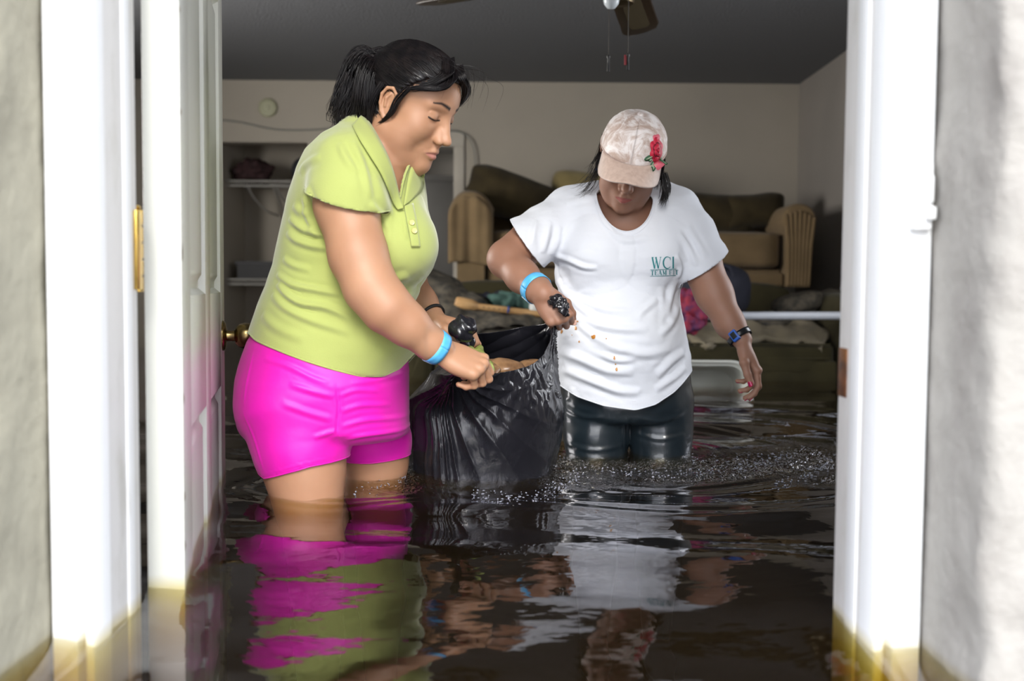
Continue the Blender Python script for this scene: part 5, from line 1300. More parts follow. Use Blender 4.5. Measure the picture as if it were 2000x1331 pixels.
def make_bag():
    rim = [(890, 728, 1.985), (925, 724, 2.03), (965, 729, 2.07), (1010, 722, 2.13), (1048, 706, 2.20), (1072, 672, 2.27), (1080, 632, 2.325), (1058, 634, 2.38), (1020, 640, 2.41), (975, 648, 2.40), (940, 652, 2.34), (915, 652, 2.22), (896, 690, 2.10)]
    phi = [238, 258, 278, 300, 325, 350, 12, 38, 66, 96, 126, 152, 195]
    lv = []
    def ringlvl(py, xl, xr, yc, b, rot=0):
        a = at(xl, py, yc); c = at(xr, py, yc); cx = (a.x + c.x) / 2; ra = (c.x - a.x) / 2
        return [np.array([cx + ra * math.copysign(abs(math.cos(math.radians(p))) ** .85, math.cos(math.radians(p))), yc + b * math.copysign(abs(math.sin(math.radians(p))) ** .85, math.sin(math.radians(p))), (a.z + c.z) / 2]) for p in phi]
    bot = ringlvl(990, 850, 1030, 2.33, .10)
    l1 = ringlvl(940, 812, 1070, 2.33, .175); l2 = ringlvl(895, 800, 1086, 2.33, .19); l3 = ringlvl(840, 797, 1096, 2.32, .20); l4 = ringlvl(785, 793, 1096, 2.31, .20)
    R0 = [np.array(tuple(at(*p))) for p in rim]
    def mixr(A_, B_, t, z=None): return [a * (1 - t) + b * t for a, b in zip(A_, B_)]
    l5 = mixr(l4, R0, .40); l6 = mixr(l4, R0, .78)
    levels = [mixr(bot, [sum(bot) / 13] * 13, .98), bot, l1, l2, l3, l4, l5, l6, R0]
    cols = [catmull([lv_[k] for lv_ in levels], 20) for k in range(13)]          # (M,3) each
    cols = np.array(cols); Mv = cols.shape[1]; G = np.array([catmull(cols[:, j], 30, closed=True) for j in range(Mv)])   # (Mv, 208, 3)
    nu = G.shape[1]; G = np.concatenate([G, G[:, :1]], 1)
    # pleats fanning out of the three grips
    dU = np.gradient(G, axis=1); dV = np.gradient(G, axis=0); N = np.cross(dU, dV); N /= np.maximum(np.linalg.norm(N, axis=2, keepdims=True), 1e-9)
    cen = G.mean((0, 1)); sgn = np.sign(((G - cen) * N).sum(2, keepdims=True).mean()); N = N * sgn
    uu = np.linspace(0, 13, nu + 1)[None, :]; vv = np.linspace(0, 8, Mv)[:, None]; D = np.zeros(G.shape[:2])
    for gi, n, amp, reach in ((0, 34, .0085, .30), (6, 26, .0070, .26), (11, 20, .0045, .2)):
        g = R0[gi]; q = G - g; dist = np.linalg.norm(q, axis=2); du = (uu - gi + 6.5) % 13 - 6.5; side = du * .062
        th = np.arctan2(side, np.maximum(dist, 1e-3)); ph = n * th + 1.7 * np.sin(th * 9 + gi) + 1.2 * np.sin(5 * th)
        rid = 1 - 1.9 * np.abs(np.sin(ph)) ** .7; w = np.exp(-(dist / reach) ** 2) * np.clip(dist / .035, .1, 1) * np.exp(-(th / .75) ** 2)
        D += amp * rid * w
    P = G.reshape(-1, 3); n1 = vnoise(P, 9, 3.0).reshape(D.shape); n2 = vnoise(P * np.array([1, 1, .7]), 32, 7.0).reshape(D.shape)
    n2 = np.abs(n2)
    wfr = np.exp(-(((uu - 3.0) / 2.0) ** 2)) * np.clip((vv - 4.2) / 1.2, 0, 1)
    D += .004 * n1 + .0012 * n2 + .007 * (n2 - .25) * wfr
    G = G + N * D[:, :, None]
    # rim rolls a little, uneven
    o = MB().grid(G).build('garbage_bag', M_BAG, None, solid=.0012, autos=False); return o, R0
bag, RIM = make_bag()
tag(bag, 'open black plastic garbage bag carried between the two people, its base in the water', 'garbage bag')
def crumple(name, c, r, m, parent, seed, amp=.35, sq=(1, 1, 1), n=3, fr=55, smooth=True):
    bm = bmesh.new(); bmesh.ops.create_icosphere(bm, subdivisions=n, radius=1.0); c = Vector(c)
    for v in bm.verts:
        p = v.co.copy(); q = Vector((p.x * r * sq[0], p.y * r * sq[1], p.z * r * sq[2])); s = 1 + amp * (abs(mnoise.noise(q * fr + Vector((seed, 0, 0)))) * 2.2 - .5) + amp * .4 * mnoise.noise(q * fr * 2.4 + Vector((0, seed, 0)))
        v.co = c + q * s
    me = bpy.data.meshes.new(name); bm.to_mesh(me); bm.free(); o = link(name, me, m, parent, smooth)
    return o
# the gathered neck in the far hand of the one, and the ends in the fist of the other
kn = crumple('gathered_knot', at(905, 641, 2.12), .037, M_BAG, bag, 4, .26, (.82, .8, .78), 4, 30)
crumple('gathered_knot', at(910, 668, 2.15), .017, M_BAG, bag, 8, .4, (1, 1, 1.1), 3, 70)
crumple('gathered_end', at(1088, 588, 2.285), .017, M_BAG, bag, 2, .3, (1.1, .8, .9), 4, 80)
crumple('gathered_end', at(1100, 599, 2.27), .013, M_BAG, bag, 11, .35, (1.1, .8, 1.2), 4, 90)
crumple('gathered_end', at(1104, 612, 2.29), .008, M_BAG, bag, 12, .5, (1.1, .8, 1.2), 3, 90)
crumple('gathered_end', at(1079, 640, 2.33), .017, M_BAG, bag, 15, .45, (.8, .8, 1.3), 3, 60)
# what is in it
M_GRB = mat('green_film', (.34, .40, .10), .3, var=1, vscale=30, col2=(.20, .24, .05), bump=.6, bscale=50, bdist=.005, sss=.0)
M_WD = mat('wet_brown_board', (.34, .19, .09), .35, var=1, vscale=30, col2=(.12, .06, .03), bump=.4, bscale=40)
g1 = crumple('food_packet', at(926, 711, 2.14), .038, M_GRB, None, 21, .35, (1.0, 1.2, .9), 4, 40); tag(g1, 'pale green plastic packet in the mouth of the black bag', 'packet')
for i, (px, py, Y, sx_, rz, lb) in enumerate([(985, 716, 2.20, (.052, .03, .014), .25, 'flat wet brown piece in the middle of the bag mouth'), (1035, 715, 2.27, (.034, .026, .013), -.35, 'smaller wet brown piece at the right of the bag mouth'), (955, 722, 2.14, (.024, .03, .010), .1, 'dark brown scrap beside the green packet in the bag')]):
    q = crumple('food_scrap', (0, 0, 0), 1.0, M_WD, None, 31 + i, .16, sx_, 4, 30); q.location = at(px, py, Y); q.rotation_euler = (.35, .1 * (-1) ** i, rz); tag(q, lb, 'food scrap', 'scraps in the open bag')
inn = crumple('crumpled_liner', at(985, 770, 2.28), .11, M_BAG, None, 41, .2, (1.1, 1.1, .55), 4, 18); tag(inn, 'black crumpled liner filling the bag below the scraps', 'liner')

# ================================================================= FURNITURE
M_TAN = mat('tan_chenille', (.20, .135, .066), .95, var=1, vscale=7, col2=(.155, .105, .050), bump=.6, bscale=160, bdist=.003, sheen=.1)
M_OLV = mat('olive_velvet', (.052, .044, .019), .9, var=1, vscale=6, col2=(.030, .026, .012), bump=.4, bscale=90, bdist=.003, sheen=.08, spec=.2)
M_PIL = mat('dark_brown_velvet', (.050, .037, .016), .9, var=1, vscale=9, col2=(.026, .019, .009), bump=.4, bscale=70, bdist=.004, sheen=.1, spec=.2)
M_YEL = mat('mustard_velvet', (.24, .19, .075), .9, var=1, vscale=8, col2=(.17, .13, .05), bump=.4, bscale=70, bdist=.004, sheen=.3)
def pillow(name, c, size, rot, m, parent=None, ex=(2.6, 4.0), lump=.10, seed=0, nu=48, nv=26, corner=0.0, fr=2.2):
    """soft box: size = full extents; ex squareness in plan / section"""
    c = Vector(c); Rm = Matrix.Rotation(rot[2], 3, 'Z') @ Matrix.Rotation(rot[1], 3, 'Y') @ Matrix.Rotation(rot[0], 3, 'X'); G = []
    sp = lambda v, e: math.copysign(abs(v) ** e, v)
    for j in range(nv + 1):
        ph = -PI / 2 + PI * j / nv; row = []
        for i in range(nu + 1):
            th = 2 * PI * (i % nu) / nu; x = sp(math.cos(ph), 2 / ex[0]) * sp(math.cos(th), 2 / ex[1]); z = sp(math.cos(ph), 2 / ex[0]) * sp(math.sin(th), 2 / ex[1]); y = sp(math.sin(ph), 2 / ex[0])
            q = Vector((x * size[0] / 2, y * size[1] / 2, z * size[2] / 2)); k = 1 + lump * (mnoise.noise(q * fr * 3 + Vector((seed, seed, 0))) + .4 * mnoise.noise(q * fr * 9 + Vector((0, seed, 0)))) + corner * (abs(x) * abs(z))
            row.append(c + Rm @ (q * k))
        G.append(row)
    return MB().grid(G).build(name, m, parent, autos=False)
def px_box(x0, x1, y0, y1, Y): a = at(x0, y0, Y); b = at(x1, y1, Y); return a.x, b.x, b.z, a.z
# olive sofa in the water
so_ = empty('olive_sofa', (.6, 4.95, .30)); tag(so_, 'dark olive velvet sofa half under water behind the two people', 'sofa')
x0, x1, z0, z1 = px_box(845, 1640, 668, 745, 4.58); zt = z1
def part_box(parent, name, x0, x1, y0, y1, z0, z1, m, bev, lump=0): return MB().box(x0, x1, y0, y1, z0, z1).build(name, m, parent, bevel=bev, seg=4)
part_box(so_, 'base', x0, x1, 4.62, 5.45, .20, zt - .14, M_OLV, .03)
w3 = (x1 - x0) / 2
for k in range(2): pillow('seat_cushion', (x0 + w3 * (k + .5), 4.93, zt - .075), (w3 * 1.0, .72, .155), (0, 0, 0), M_OLV, so_, (7, 9), .02, k * 5)
z_ap = float(at(1500, 700, 4.6).z)
for zz, nm in ((z_ap, 'seam'), (float(at(1500, 672, 4.6).z), 'seam')): MB().tube([(x0 + .05, 4.574, zz), (x1 - .05, 4.574, zz)], .004, 8).build(nm, M_OLV, so_)
part_box(so_, 'front_rail', x0 + .01, x1 - .01, 4.575, 4.66, z_ap - .16, z_ap - .01, M_OLV, .02)
zb = float(at(1200, 548, 5.35).z)
pillow('backrest', ((x0 + x1) / 2, 5.46, (zb + .5) / 2), (x1 - x0, .26, zb - .5), (0, 0, 0), M_OLV, so_, (6, 9), .02, 3)
for xa, xb, ht in ((x0 - .22, x0 + .02, float(at(870, 578, 4.8).z)), (x1 - .01, x1 + .20, float(at(1620, 572, 4.8).z))): pillow('arm', ((xa + xb) / 2, 5.02, (ht + .2) / 2), (xb - xa, .92, ht - .2), (0, 0, 0), M_OLV, so_, (5, 5), .03, xa)
# tan loveseat stacked on top
Yf = 5.52
ts_ = empty('tan_sofa', (float(at(1235, 500, Yf).x), 5.9, 1.0)); tag(ts_, 'tan loveseat with rolled arms stacked on the olive sofa by the back wall', 'sofa')
ax0, ax1, zb0, zl = px_box(878, 958, 372, 556, Yf); bx0, bx1, _, zr = px_box(1530, 1592, 396, 556, Yf)
def scroll_arm(xa, xb, zt_, inward, m):
    w = xb - xa; cx = (xa + xb) / 2; zs = zb0; prof = []
    for a in np.linspace(-.25 * PI, 1.25 * PI, 22): prof.append((cx + w * .5 * math.cos(a), zt_ - w * .5 + w * .5 * math.sin(a)))
    prof = [(cx + w * .36, zs), (cx + w * .36, (zs + zt_) / 2)] + prof + [(cx - w * .36, (zs + zt_) / 2), (cx - w * .36, zs)]
    n = len(prof); ys = [Yf, Yf + .012, Yf + .05, Yf + .85]; mb = MB(); V = []
    for k, y in enumerate(ys):
        s = (.93, .985, 1, 1)[k]
        V += [(cx + (x - cx) * s, y, (zs + (z - zs) * (1 - (1 - s) * .4))) for x, z in prof]
    mb.add(V, [(k * n + i, k * n + (i + 1) % n, (k + 1) * n + (i + 1) % n, (k + 1) * n + i) for k in range(3) for i in range(n)] + [tuple(range(n)), tuple(3 * n + i for i in range(n))[::-1]])
    return mb.build('arm', m, ts_, sub=0)
la = scroll_arm(ax0 + .01, ax1, zl, 1, M_TAN); ra = scroll_arm(bx0, bx1, zr, -1, M_TAN)
for i in range(7):                                   # gathered pleats on the right arm front
    t = (i + .5) / 7; xx = bx0 + (bx1 - bx0) * (.12 + .76 * t); ztop = zr - .02 - .10 * abs(t - .45) ** 1.4
    MB().tube([(xx - .012 * (t - .5), Yf - .002, zb0 + .01), (xx, Yf - .006, (zb0 + zr) / 2), (xx + .04 * (t - .5), Yf - .006, ztop - .03), (xx + .02 * (t - .5), Yf + .03, ztop)], [.010, .013, .011, .004], 8).build('pleat', M_TAN, ra)
inx0, inx1 = ax1 - .02, bx0 + .02
cz0, cz1 = float(at(1200, 524, Yf).z), float(at(1200, 448, Yf).z)
cwid = (inx1 - inx0) / 2
for k in range(2): pillow('seat_cushion', (inx0 + cwid * (k + .5), Yf + .37, (cz0 + cz1) / 2), (cwid * 1.0, .72, cz1 - cz0), (0, 0, 0), M_TAN, ts_, (6, 8), .025, k * 3 + 1)
part_box(ts_, 'front_rail', inx0, inx1, Yf + .03, Yf + .12, zb0, float(at(1200, 531, Yf).z), M_TAN, .015)
part_box(ts_, 'frame_base', inx0, inx1, Yf + .10, Yf + .85, zb0 + .01, cz0, M_TAN, .01)
pillow('backrest', ((inx0 + inx1) / 2, Yf + .86, (zb0 + float(at(1200, 408, Yf + .9).z)) / 2), (inx1 - inx0, .24, float(at(1200, 408, Yf + .9).z) - zb0), (0, 0, 0), M_TAN, ts_, (6, 9), .02, 2)
# draped throw over the left arm
G = []
for i in range(22):
    u = i / 21; row = []
    for j in range(30):
        v = j / 29; a = v * 2.6; w = ax1 - ax0
        if v < .62: z = float(at(900, 515, Yf).z) + (zl - .06 - float(at(900, 515, Yf).z)) * v / .62; y = Yf - .022
        else: q = (v - .62) / .38; z = zl - .06 + .075 * math.sin(q * PI / 2); y = Yf - .022 + .30 * (1 - math.cos(q * PI / 2))
        row.append((ax0 - .006 + (w + .02) * u, y - .010 * math.sin(u * 9 + v * 2) - .005 * math.sin(u * 23), z + .01 * math.sin(u * 5) - (.09 * abs(2 * u - 1) ** 3.0 if v > .5 else .09 * abs(2 * u - 1) ** 3.0 * v * 2)))
    G.append(row)
th = MB().grid(G).build('throw_blanket', M_TAN, None, solid=.006, autos=False); tag(th, 'tan throw draped over the left arm of the stacked loveseat', 'blanket')
# pillows
Yp = 5.98
def pil(px, py, w, h, d, rot, m, label, seed, ex=(2.4, 5.0), Y=Yp, corner=.10, grp='pillows piled on the tan sofa'):
    o = pillow('sofa_pillow', (0, 0, 0), (w, d, h), (0, 0, 0), m, None, ex, .10, seed, corner=corner, fr=1.6); o.location = at(px, py, Y); o.rotation_euler = rot; tag(o, label, 'pillow', grp); return o
S_ = Yp / F
pil(1003, 388, 185 * S_, 88 * S_, .26, (-.12, .33, 0), M_PIL, 'dark brown velvet pillow tipped over the left arm of the tan sofa', 2)
pil(1072, 410, 120 * S_, 84 * S_, .24, (-.1, .05, 0), M_PIL, 'dark brown pillow wedged low between the tipped pillow and the mustard one', 7, Y=6.05)
pil(1150, 388, 140 * S_, 105 * S_, .20, (-.12, -.02, 0), M_YEL, 'mustard velvet pillow behind the shoulder of the person in the cap', 5, Y=6.08)
pil(1392, 420, 150 * S_, 74 * S_, .26, (-.15, .04, 0), M_PIL, 'dark brown pillow on the sofa just right of the white t-shirt shoulder', 9, Y=5.95)
pil(1470, 415, 120 * S_, 66 * S_, .24, (-.12, -.10, 0), M_PIL, 'dark brown pillow leaning in the right corner of the tan sofa', 13, Y=5.92)

# ---- things heaped on the olive sofa
M_WEAVE = mat('grey_patterned_weave', (.135, .115, .085), .9, var=1, vscale=26, col2=(.03, .03, .028), bump=.5, bscale=150, bdist=.003)
M_BEI = mat('beige_blanket', (.27, .23, .155), .95, var=1, vscale=14, col2=(.22, .19, .14), bump=.6, bscale=120, bdist=.004)
M_NAVY = mat('navy_cloth', (.018, .020, .035), .8, bump=.4, bscale=60); M_REDC = mat('red_floral_cloth', (.36, .03, .06), .8, var=1, vscale=26, col2=(.05, .03, .12), bump=.4)
M_TEALC = mat('teal_cloth', (.06, .13, .11), .85, var=.4, vscale=20, bump=.4); M_MAG = mat('magenta_plastic', (.60, .02, .22), .4); M_WHT = mat('white_plastic', (.62, .64, .62), .35); M_MAR = mat('maroon_cloth', (.050, .020, .022), .85, var=.6, vscale=26, bump=.5)
def sheet(name, ctrl, width, m, label, cat, thick=.01, seed=0, amp=.02, n=8, grp=None, up_=(0, -.4, 1), nw=14):
    C = catmull([at(*c) for c in ctrl], n); G = []
    for i, p in enumerate(C):
        t = Vector(C[min(i + 1, len(C) - 1)]) - Vector(C[max(i - 1, 0)]); s = t.cross(Vector(up_)).normalized(); u = s.cross(t).normalized(); row = []
        wd = width * (1 + .15 * math.sin(i * .7 + seed))
        for j in range(nw + 1):
            v = (j / nw - .5); q = Vector(p) + s * v * wd; nn = mnoise.noise(q * 9 + Vector((seed, 0, 0))) + .5 * mnoise.noise(q * 24); row.append(q + u * (amp * nn - .25 * wd * v * v))
        G.append(row)
    o = MB().grid(G).build(name, m, None, solid=thick, autos=False); return tag(o, label, cat, grp)
sheet('patterned_rug', [(800, 525, 4.9), (845, 550, 4.85), (890, 588, 4.75), (950, 630, 4.65), (1010, 655, 4.6)], .24, M_WEAVE, 'grey patterned rug rolled down over the left end of the olive sofa', 'rug', amp=.025, seed=1)
sheet('patterned_rug', [(905, 628, 4.62), (985, 612, 4.7), (1060, 628, 4.7)], .22, M_WEAVE, 'grey patterned rug heaped under the wooden crutch', 'rug', amp=.03, seed=3)
sheet('beige_blanket', [(1335, 648, 4.68), (1400, 640, 4.72), (1480, 638, 4.76), (1560, 640, 4.75), (1618, 655, 4.7)], .26, M_BEI, 'beige blanket spread along the seat of the olive sofa', 'blanket', amp=.035, seed=5, thick=.03)
sheet('mesh_throw', [(1440, 648, 4.8), (1500, 628, 4.86), (1555, 604, 4.95), (1610, 590, 5.02), (1650, 575, 5.1)], .16, M_WEAVE, 'dark mesh throw twisted up to the right arm of the olive sofa', 'blanket', amp=.03, seed=9, thick=.02)
pb = pillow('knitted_cushion', at(1556, 594, 4.95), (.26, .2, .11), (0, -.25, 0), M_WEAVE, None, (2.4, 3), .12, 4); tag(pb, 'dark knitted cushion on the right end of the olive sofa', 'cushion')
nb_ = pillow('navy_backpack', at(1395, 572, 4.85), (.34, .26, .30), (0, .1, 0), M_NAVY, None, (2.4, 2.6), .08, 6); tag(nb_, 'round navy blue bag standing on the olive sofa behind the white t-shirt', 'bag')
MB().tube([at(1380, 530, 4.74), at(1400, 516, 4.74), at(1425, 522, 4.74), at(1432, 540, 4.74)], .008, 8).build('handle', M_NAVY, nb_)
rc = crumple('floral_cloth', at(1352, 604, 4.5), .095, M_REDC, None, 5, .40, (.85, .8, 1.0), 4, 18); tag(rc, 'crumpled red floral cloth hanging beside the navy bag', 'cloth')
rc2 = crumple('floral_cloth', at(1346, 634, 4.45), .06, M_REDC, None, 9, .40, (.9, .8, .8), 4, 22); tag(rc2, 'smaller red floral bundle just above the beige blanket', 'cloth')
t1 = crumple('teal_cloth', at(1010, 588, 4.8), .085, M_TEALC, None, 3, .4, (1.3, .8, .6), 4, 16); tag(t1, 'dark teal cloth bunched behind the wooden crutch', 'cloth')
t2 = crumple('dark_cloth', at(958, 590, 4.9), .09, M_NAVY, None, 13, .4, (1.3, .8, .5), 4, 16); tag(t2, 'black cloth heap left of the teal cloth', 'cloth')
b_ = MB().lathe([(.0001, 0), (.030, 0), (.034, .01), (.034, .09), (.026, .115), (.014, .12), (.014, .13), (.0001, .13)], 24, at(1047, 607, 4.6), (.1, 0, 1)).build('white_bottle', M_WHT, None); tag(b_, 'white plastic bottle with magenta cap behind the crutch', 'bottle')
MB().lathe([(.018, .122), (.018, .150), (.0001, .152)], 20, at(1047, 607, 4.6), (.1, 0, 1)).build('cap', M_MAG, b_)
# wooden crutch and white pipe
M_PINE = mat('pine_wood', (.62, .38, .17), .5, var=1, vscale=12, col2=(.50, .28, .11), stretch=(1, 6, 6)); M_PIPE = mat('white_painted_pipe', (.66, .70, .78), .3)
cr_ = MB().tube([at(889, 591, 4.70), at(893, 592, 4.70), at(920, 596, 4.70), at(928, 598, 4.70), at(935, 599, 4.70)], [.024, .030, .028, .022, .0145], 14).tube([at(933, 599, 4.70), at(1120, 622, 4.70)], .016, 12).build('wooden_crutch', M_PINE, None); tag(cr_, 'pale wooden crutch shaft lying across the heap behind the black bag', 'crutch')
for k in range(6): p = at(945 + k * 10, 600.5 + k * 1.35, 4.683); MB().lathe([(.0001, 0), (.0028, 0), (.0028, .004), (.0001, .004)], 8, p, (0, -1, 0)).build('hole', M_BLACKRUB, cr_)
MB().tube([at(991, 605, 4.70), at(994, 605.5, 4.70)], .018, 12).build('collar', M_WATCH, cr_)
pp = MB().tube([at(1230, 617, 4.54), at(1371, 617.5, 4.54)], .016, 16).tube([at(1369, 617.5, 4.54), at(1700, 617, 4.54)], .0185, 16).build('white_pipe', M_PIPE, None); tag(pp, 'long white pole lying level across the olive sofa on the right', 'pole')
# floating storage tub
tub = empty('storage_tub', at(1400, 770, 4.05)); tag(tub, 'off-white plastic storage tub tipped on edge and floating by the olive sofa', 'tub')
M_TUB = mat('offwhite_plastic', (.66, .67, .62), .35, var=.12, vscale=3); M_TUBI = mat('grey_white_plastic', (.58, .60, .55), .4)
def rrect(w, h, r, n=8): return [((w / 2 - r) * sx_ + r * math.cos(a), (h / 2 - r) * sz_ + r * math.sin(a)) for sx_, sz_, a0 in ((1, 1, 0), (-1, 1, PI / 2), (-1, -1, PI), (1, -1, 1.5 * PI)) for a in np.linspace(a0, a0 + PI / 2, n)]
cx_, cz_ = float(at(1335, 800, 4.1).x), float(at(1335, 709, 4.1).z) - .16
def ring3(w, h, r, dy): return [(cx_ + x, 4.1 + dy + .05 * (z / .3), cz_ + z) for x, z in rrect(w, h, r)]
lvls = [ring3(.56, .32, .085, .02), ring3(.575, .335, .09, .012), ring3(.58, .34, .09, 0), ring3(.565, .325, .085, -.006), ring3(.54, .30, .08, .004), ring3(.50, .26, .07, .13), ring3(.47, .23, .06, .15)]; nn = len(lvls[0])
MB().add([p for l in lvls[:5] for p in l], [(k * nn + i, k * nn + (i + 1) % nn, (k + 1) * nn + (i + 1) % nn, (k + 1) * nn + i) for k in range(4) for i in range(nn)]).build('rim', M_TUB, tub)
MB().add([p for l in lvls[4:] for p in l], [(k * nn + i, k * nn + (i + 1) % nn, (k + 1) * nn + (i + 1) % nn, (k + 1) * nn + i) for k in range(2) for i in range(nn)] + [tuple(2 * nn + i for i in range(nn))]).build('basin', M_TUBI, tub, solid=.004)

# ================================================================= ON THE WALLS AND CEILING
sm = MB().lathe([(.062, 0), (.062, .012), (.055, .024), (.036, .030), (.034, .026), (.018, .026), (.016, .034), (.0001, .036)], 36, at(524, 211, BY) + Vector((0, 0, 0)), (0, -1, 0)).build('smoke_detector', mat('yellowed_plastic', (.44, .44, .30), .5), None); tag(sm, 'round yellowed smoke detector high on the back wall', 'smoke detector')
M_CAB = mat('grey_cable', (.24, .24, .22), .6)
cb = MB().tube(catmull([at(x, y, BY - .012) for x, y in ((380, 228), (437, 235), (475, 240), (520, 250), (560, 254), (620, 253), (700, 246), (800, 250), (870, 254), (896, 256))], 6), .006, 6).build('wall_cable', M_CAB, None); tag(cb, 'grey cable sagging along the back wall above the closet', 'cable')
cb = MB().tube(catmull([at(x, y, BY - .028) for x, y in ((880, 256), (898, 258), (914, 268), (924, 286), (928, 312), (928, 352))], 6), .005, 6).build('wall_cable', M_CAB, None); tag(cb, 'thin cable arching over the corner of the hall doorway trim', 'cable')
M_WIRE = mat('white_wire', (.42, .41, .38), .5)
def wire_shelf(py, label):
    z = float(at(500, py, BY + .18).z); x0_, x1_ = nx0 + .005, nx1 - .005; o = empty('wire_shelf', ((x0_ + x1_) / 2, 6.9, z)); tag(o, label, 'shelf', 'wire shelves in the closet')
    for y, zz in ((BY + .16, z), (BY + .16, z - .035), (BY + .62, z)): MB().tube([(x0_, y, zz), (x1_, y, zz)], .005, 8).build('rail', M_WIRE, o)
    mb = MB(); n = 38
    for i in range(n + 1):
        x = x0_ + (x1_ - x0_) * i / n; mb.tube([(x, BY + .62, z + .004), (x, BY + .16, z + .004), (x, BY + .157, z - .035)], .0022, 5)
    w = mb.build('wires', M_WIRE, o); w['kind'] = 'stuff'
    return o, z
ws1, zs1 = wire_shelf(354, 'upper white wire shelf in the closet, under the maroon bundle'); ws2, zs2 = wire_shelf(546, 'lower white wire shelf in the closet, under the grey box')
for xs_b in (505, 560): MB().tube(catmull([at(xs_b - 22, 362, BY + .18), at(xs_b - 8, 388, BY + .3), at(xs_b + 16, 412, BY + .45), at(xs_b + 40, 422, BY + .6)], 6), .007, 6).build('bracket', M_WIRE, ws1)
MB().tube([at(532, 360, BY + .18), at(548, 400, BY + .4), at(560, 428, BY + .6)], .008, 6).build('bracket', M_WIRE, ws1)
mo = crumple('maroon_bundle', (0, 0, 0), 1, M_MAR, None, 6, .25, (.135, .11, .085), 4, 14); c_ = at(494, 330, BY + .3); mo.location = (c_.x, c_.y, zs1 + .075); tag(mo, 'maroon patterned cloth bundle on the upper closet shelf', 'bundle')
gb = part_box(None, 'storage_box', float(at(470, 520, BY + .3).x), float(at(566, 520, BY + .3).x), BY + .20, BY + .52, zs2 + .005, float(at(500, 512, BY + .25).z), mat('dark_grey_card', (.055, .055, .058), .7), .006); tag(gb, 'dark grey box on the lower closet shelf', 'box')
MB().box(float(at(467, 520, BY + .3).x), float(at(568, 520, BY + .3).x), BY + .195, BY + .525, float(at(500, 512, BY + .25).z) - .02, float(at(500, 512, BY + .25).z) + .004).build('lid', mat('grey_card', (.075, .075, .08), .7), gb, bevel=.003)
pn = MB().lathe([(.0001, .02), (.075, .018), (.092, .0), (.098, -.012), (.094, -.014), (.086, 0), (.07, .008), (.0001, .01)], 36, at(597, 334, BY + .35), (0, 1, .15)).build('steel_pan', mat('dull_pan', (.12, .13, .15), .35, metal=.6), None); tag(pn, 'round grey pan leaning at the right end of the upper closet shelf', 'pan')
# ceiling fan
M_FANW = mat('dark_walnut', (.035, .020, .010), .4, var=.5, vscale=8, stretch=(1, 8, 1)); M_CANE = mat('cane_insert', (.085, .065, .032), .6, bump=.6, bscale=300); M_FANB = mat('antique_bronze', (.10, .075, .04), .35, metal=.8); M_GLASS = mat('frosted_glass', (.70, .76, .80), .25, sss=.0); M_CHAIN = mat('chain_metal', (.12, .11, .10), .4, metal=.7)
fx, fy, fz = .33, 3.15, 1.955
fan = empty('ceiling_fan', (fx, fy, fz)); tag(fan, 'ceiling fan with dark walnut blades and two hanging pull chains', 'ceiling fan')
MB().lathe([(.0001, .01), (.09, .0), (.115, .03), (.12, .09), (.10, .13), (.03, .15), (.0001, .15)], 32, (fx, fy, fz - .01), (0, 0, 1)).build('motor', M_FANB, fan)
MB().lathe([(.014, .14), (.014, CZ - fz - .04), (.06, CZ - fz - .03), (.07, CZ - fz), (.0001, CZ - fz)], 24, (fx, fy, fz), (0, 0, 1)).build('downrod', M_FANB, fan)
MB().lathe([(.0001, 0), (.05, 0), (.055, -.03), (.04, -.07), (.0001, -.075)], 28, (fx, fy, fz), (0, 0, 1)).build('light_kit', M_FANB, fan)
gp = at(1194, 0, 2.9); gl_ = MB().lathe([(.0001, -.026), (.012, -.023), (.021, -.012), (.0235, 0), (.021, .012), (.012, .022), (.010, .030)], 24, gp, (0, 0, 1)).build('glass_globe', M_GLASS, fan)
MB().tube([gp + Vector((0, 0, .028)), (fx, fy - .03, fz - .05)], .008, 10).build('globe_arm', M_FANB, gl_)
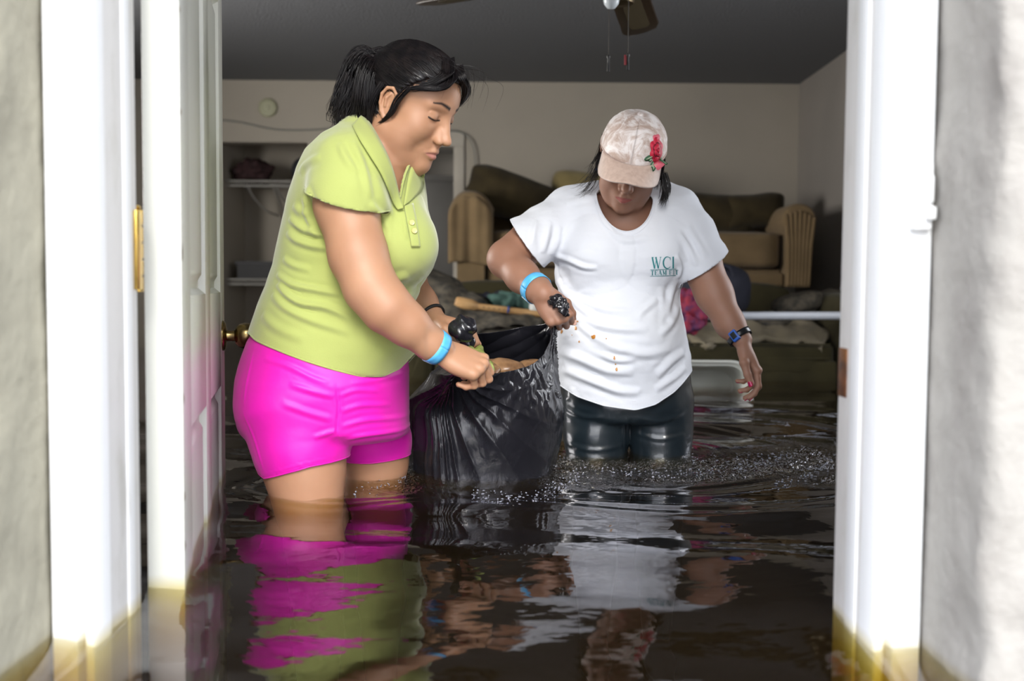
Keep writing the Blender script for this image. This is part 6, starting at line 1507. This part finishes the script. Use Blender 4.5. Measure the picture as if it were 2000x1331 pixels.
def blade(ang_):
    d = Vector((math.cos(ang_), math.sin(ang_), 0)); s = Vector((-d.y, d.x, 0)); tilt = Vector((0, 0, -.19)); o = None
    def pt(r, w): return Vector((fx, fy, fz + .03)) + d * r + s * w + tilt * w
    out = [(.16, -.050), (.30, -.062), (.67, -.068), (.730, -.056), (.752, -.020), (.757, .020), (.742, .056), (.705, .070), (.30, .062), (.16, .050)]
    n = len(out); top = [pt(r, w) + Vector((0, 0, .004)) for r, w in out]; bo = [pt(r, w) - Vector((0, 0, .004)) for r, w in out]
    o = MB().add(top + bo, [tuple(range(n)), tuple(range(n, 2 * n))[::-1]] + [(i, (i + 1) % n, n + (i + 1) % n, n + i) for i in range(n)]).build('blade', M_FANW, fan, bevel=.0015)
    ins = [(.22, -.030), (.65, -.036), (.675, -.026), (.68, .0), (.670, .028), (.64, .036), (.22, .030)]
    MB().add([pt(r, w) - Vector((0, 0, .0055)) for r, w in ins] + [pt(r, w) - Vector((0, 0, .0035)) for r, w in ins], [tuple(range(7)), tuple(range(7, 14))[::-1]] + [(i, (i + 1) % 7, 7 + (i + 1) % 7, 7 + i) for i in range(7)]).build('cane_panel', M_CANE, o, smooth=False)
    MB().bar(pt(.08, 0), pt(.20, 0), .03, .008).build('blade_bracket', M_FANB, o)
a0 = math.atan2(float(at(1250, 70, 3.8).y) - fy, float(at(1250, 70, 3.8).x) - fx)
for k in range(5): blade(a0 + k * 2 * PI / 5)
M_PULL = mat('black_pull', (.01, .01, .01), .4); M_REDP = mat('red_pull_tag', (.40, .05, .06), .5)
for (px, py, tagged) in ((1188, 141, False), (1226, 138, True)):
    bt_ = at(px, py, 2.98); tp = Vector((bt_.x, bt_.y, fz - .05)); ch = MB().tube([tp, bt_ + Vector((0, 0, .045))], .0013, 6).build('pull_chain', M_CHAIN, fan)
    for q in range(14): pass
    MB().lathe([(.0001, 0), (.0046, .001), (.0040, .022), (.0030, .038), (.0055, .042), (.0055, .047), (.0001, .051)], 12, bt_, (0, 0, 1)).build('pull', M_PULL, ch)
    if tagged: MB().box(bt_.x - .011, bt_.x - .004, bt_.y - .002, bt_.y + .002, bt_.z + .016, bt_.z + .046).build('pull_tag', M_REDP, ch, bevel=.001)
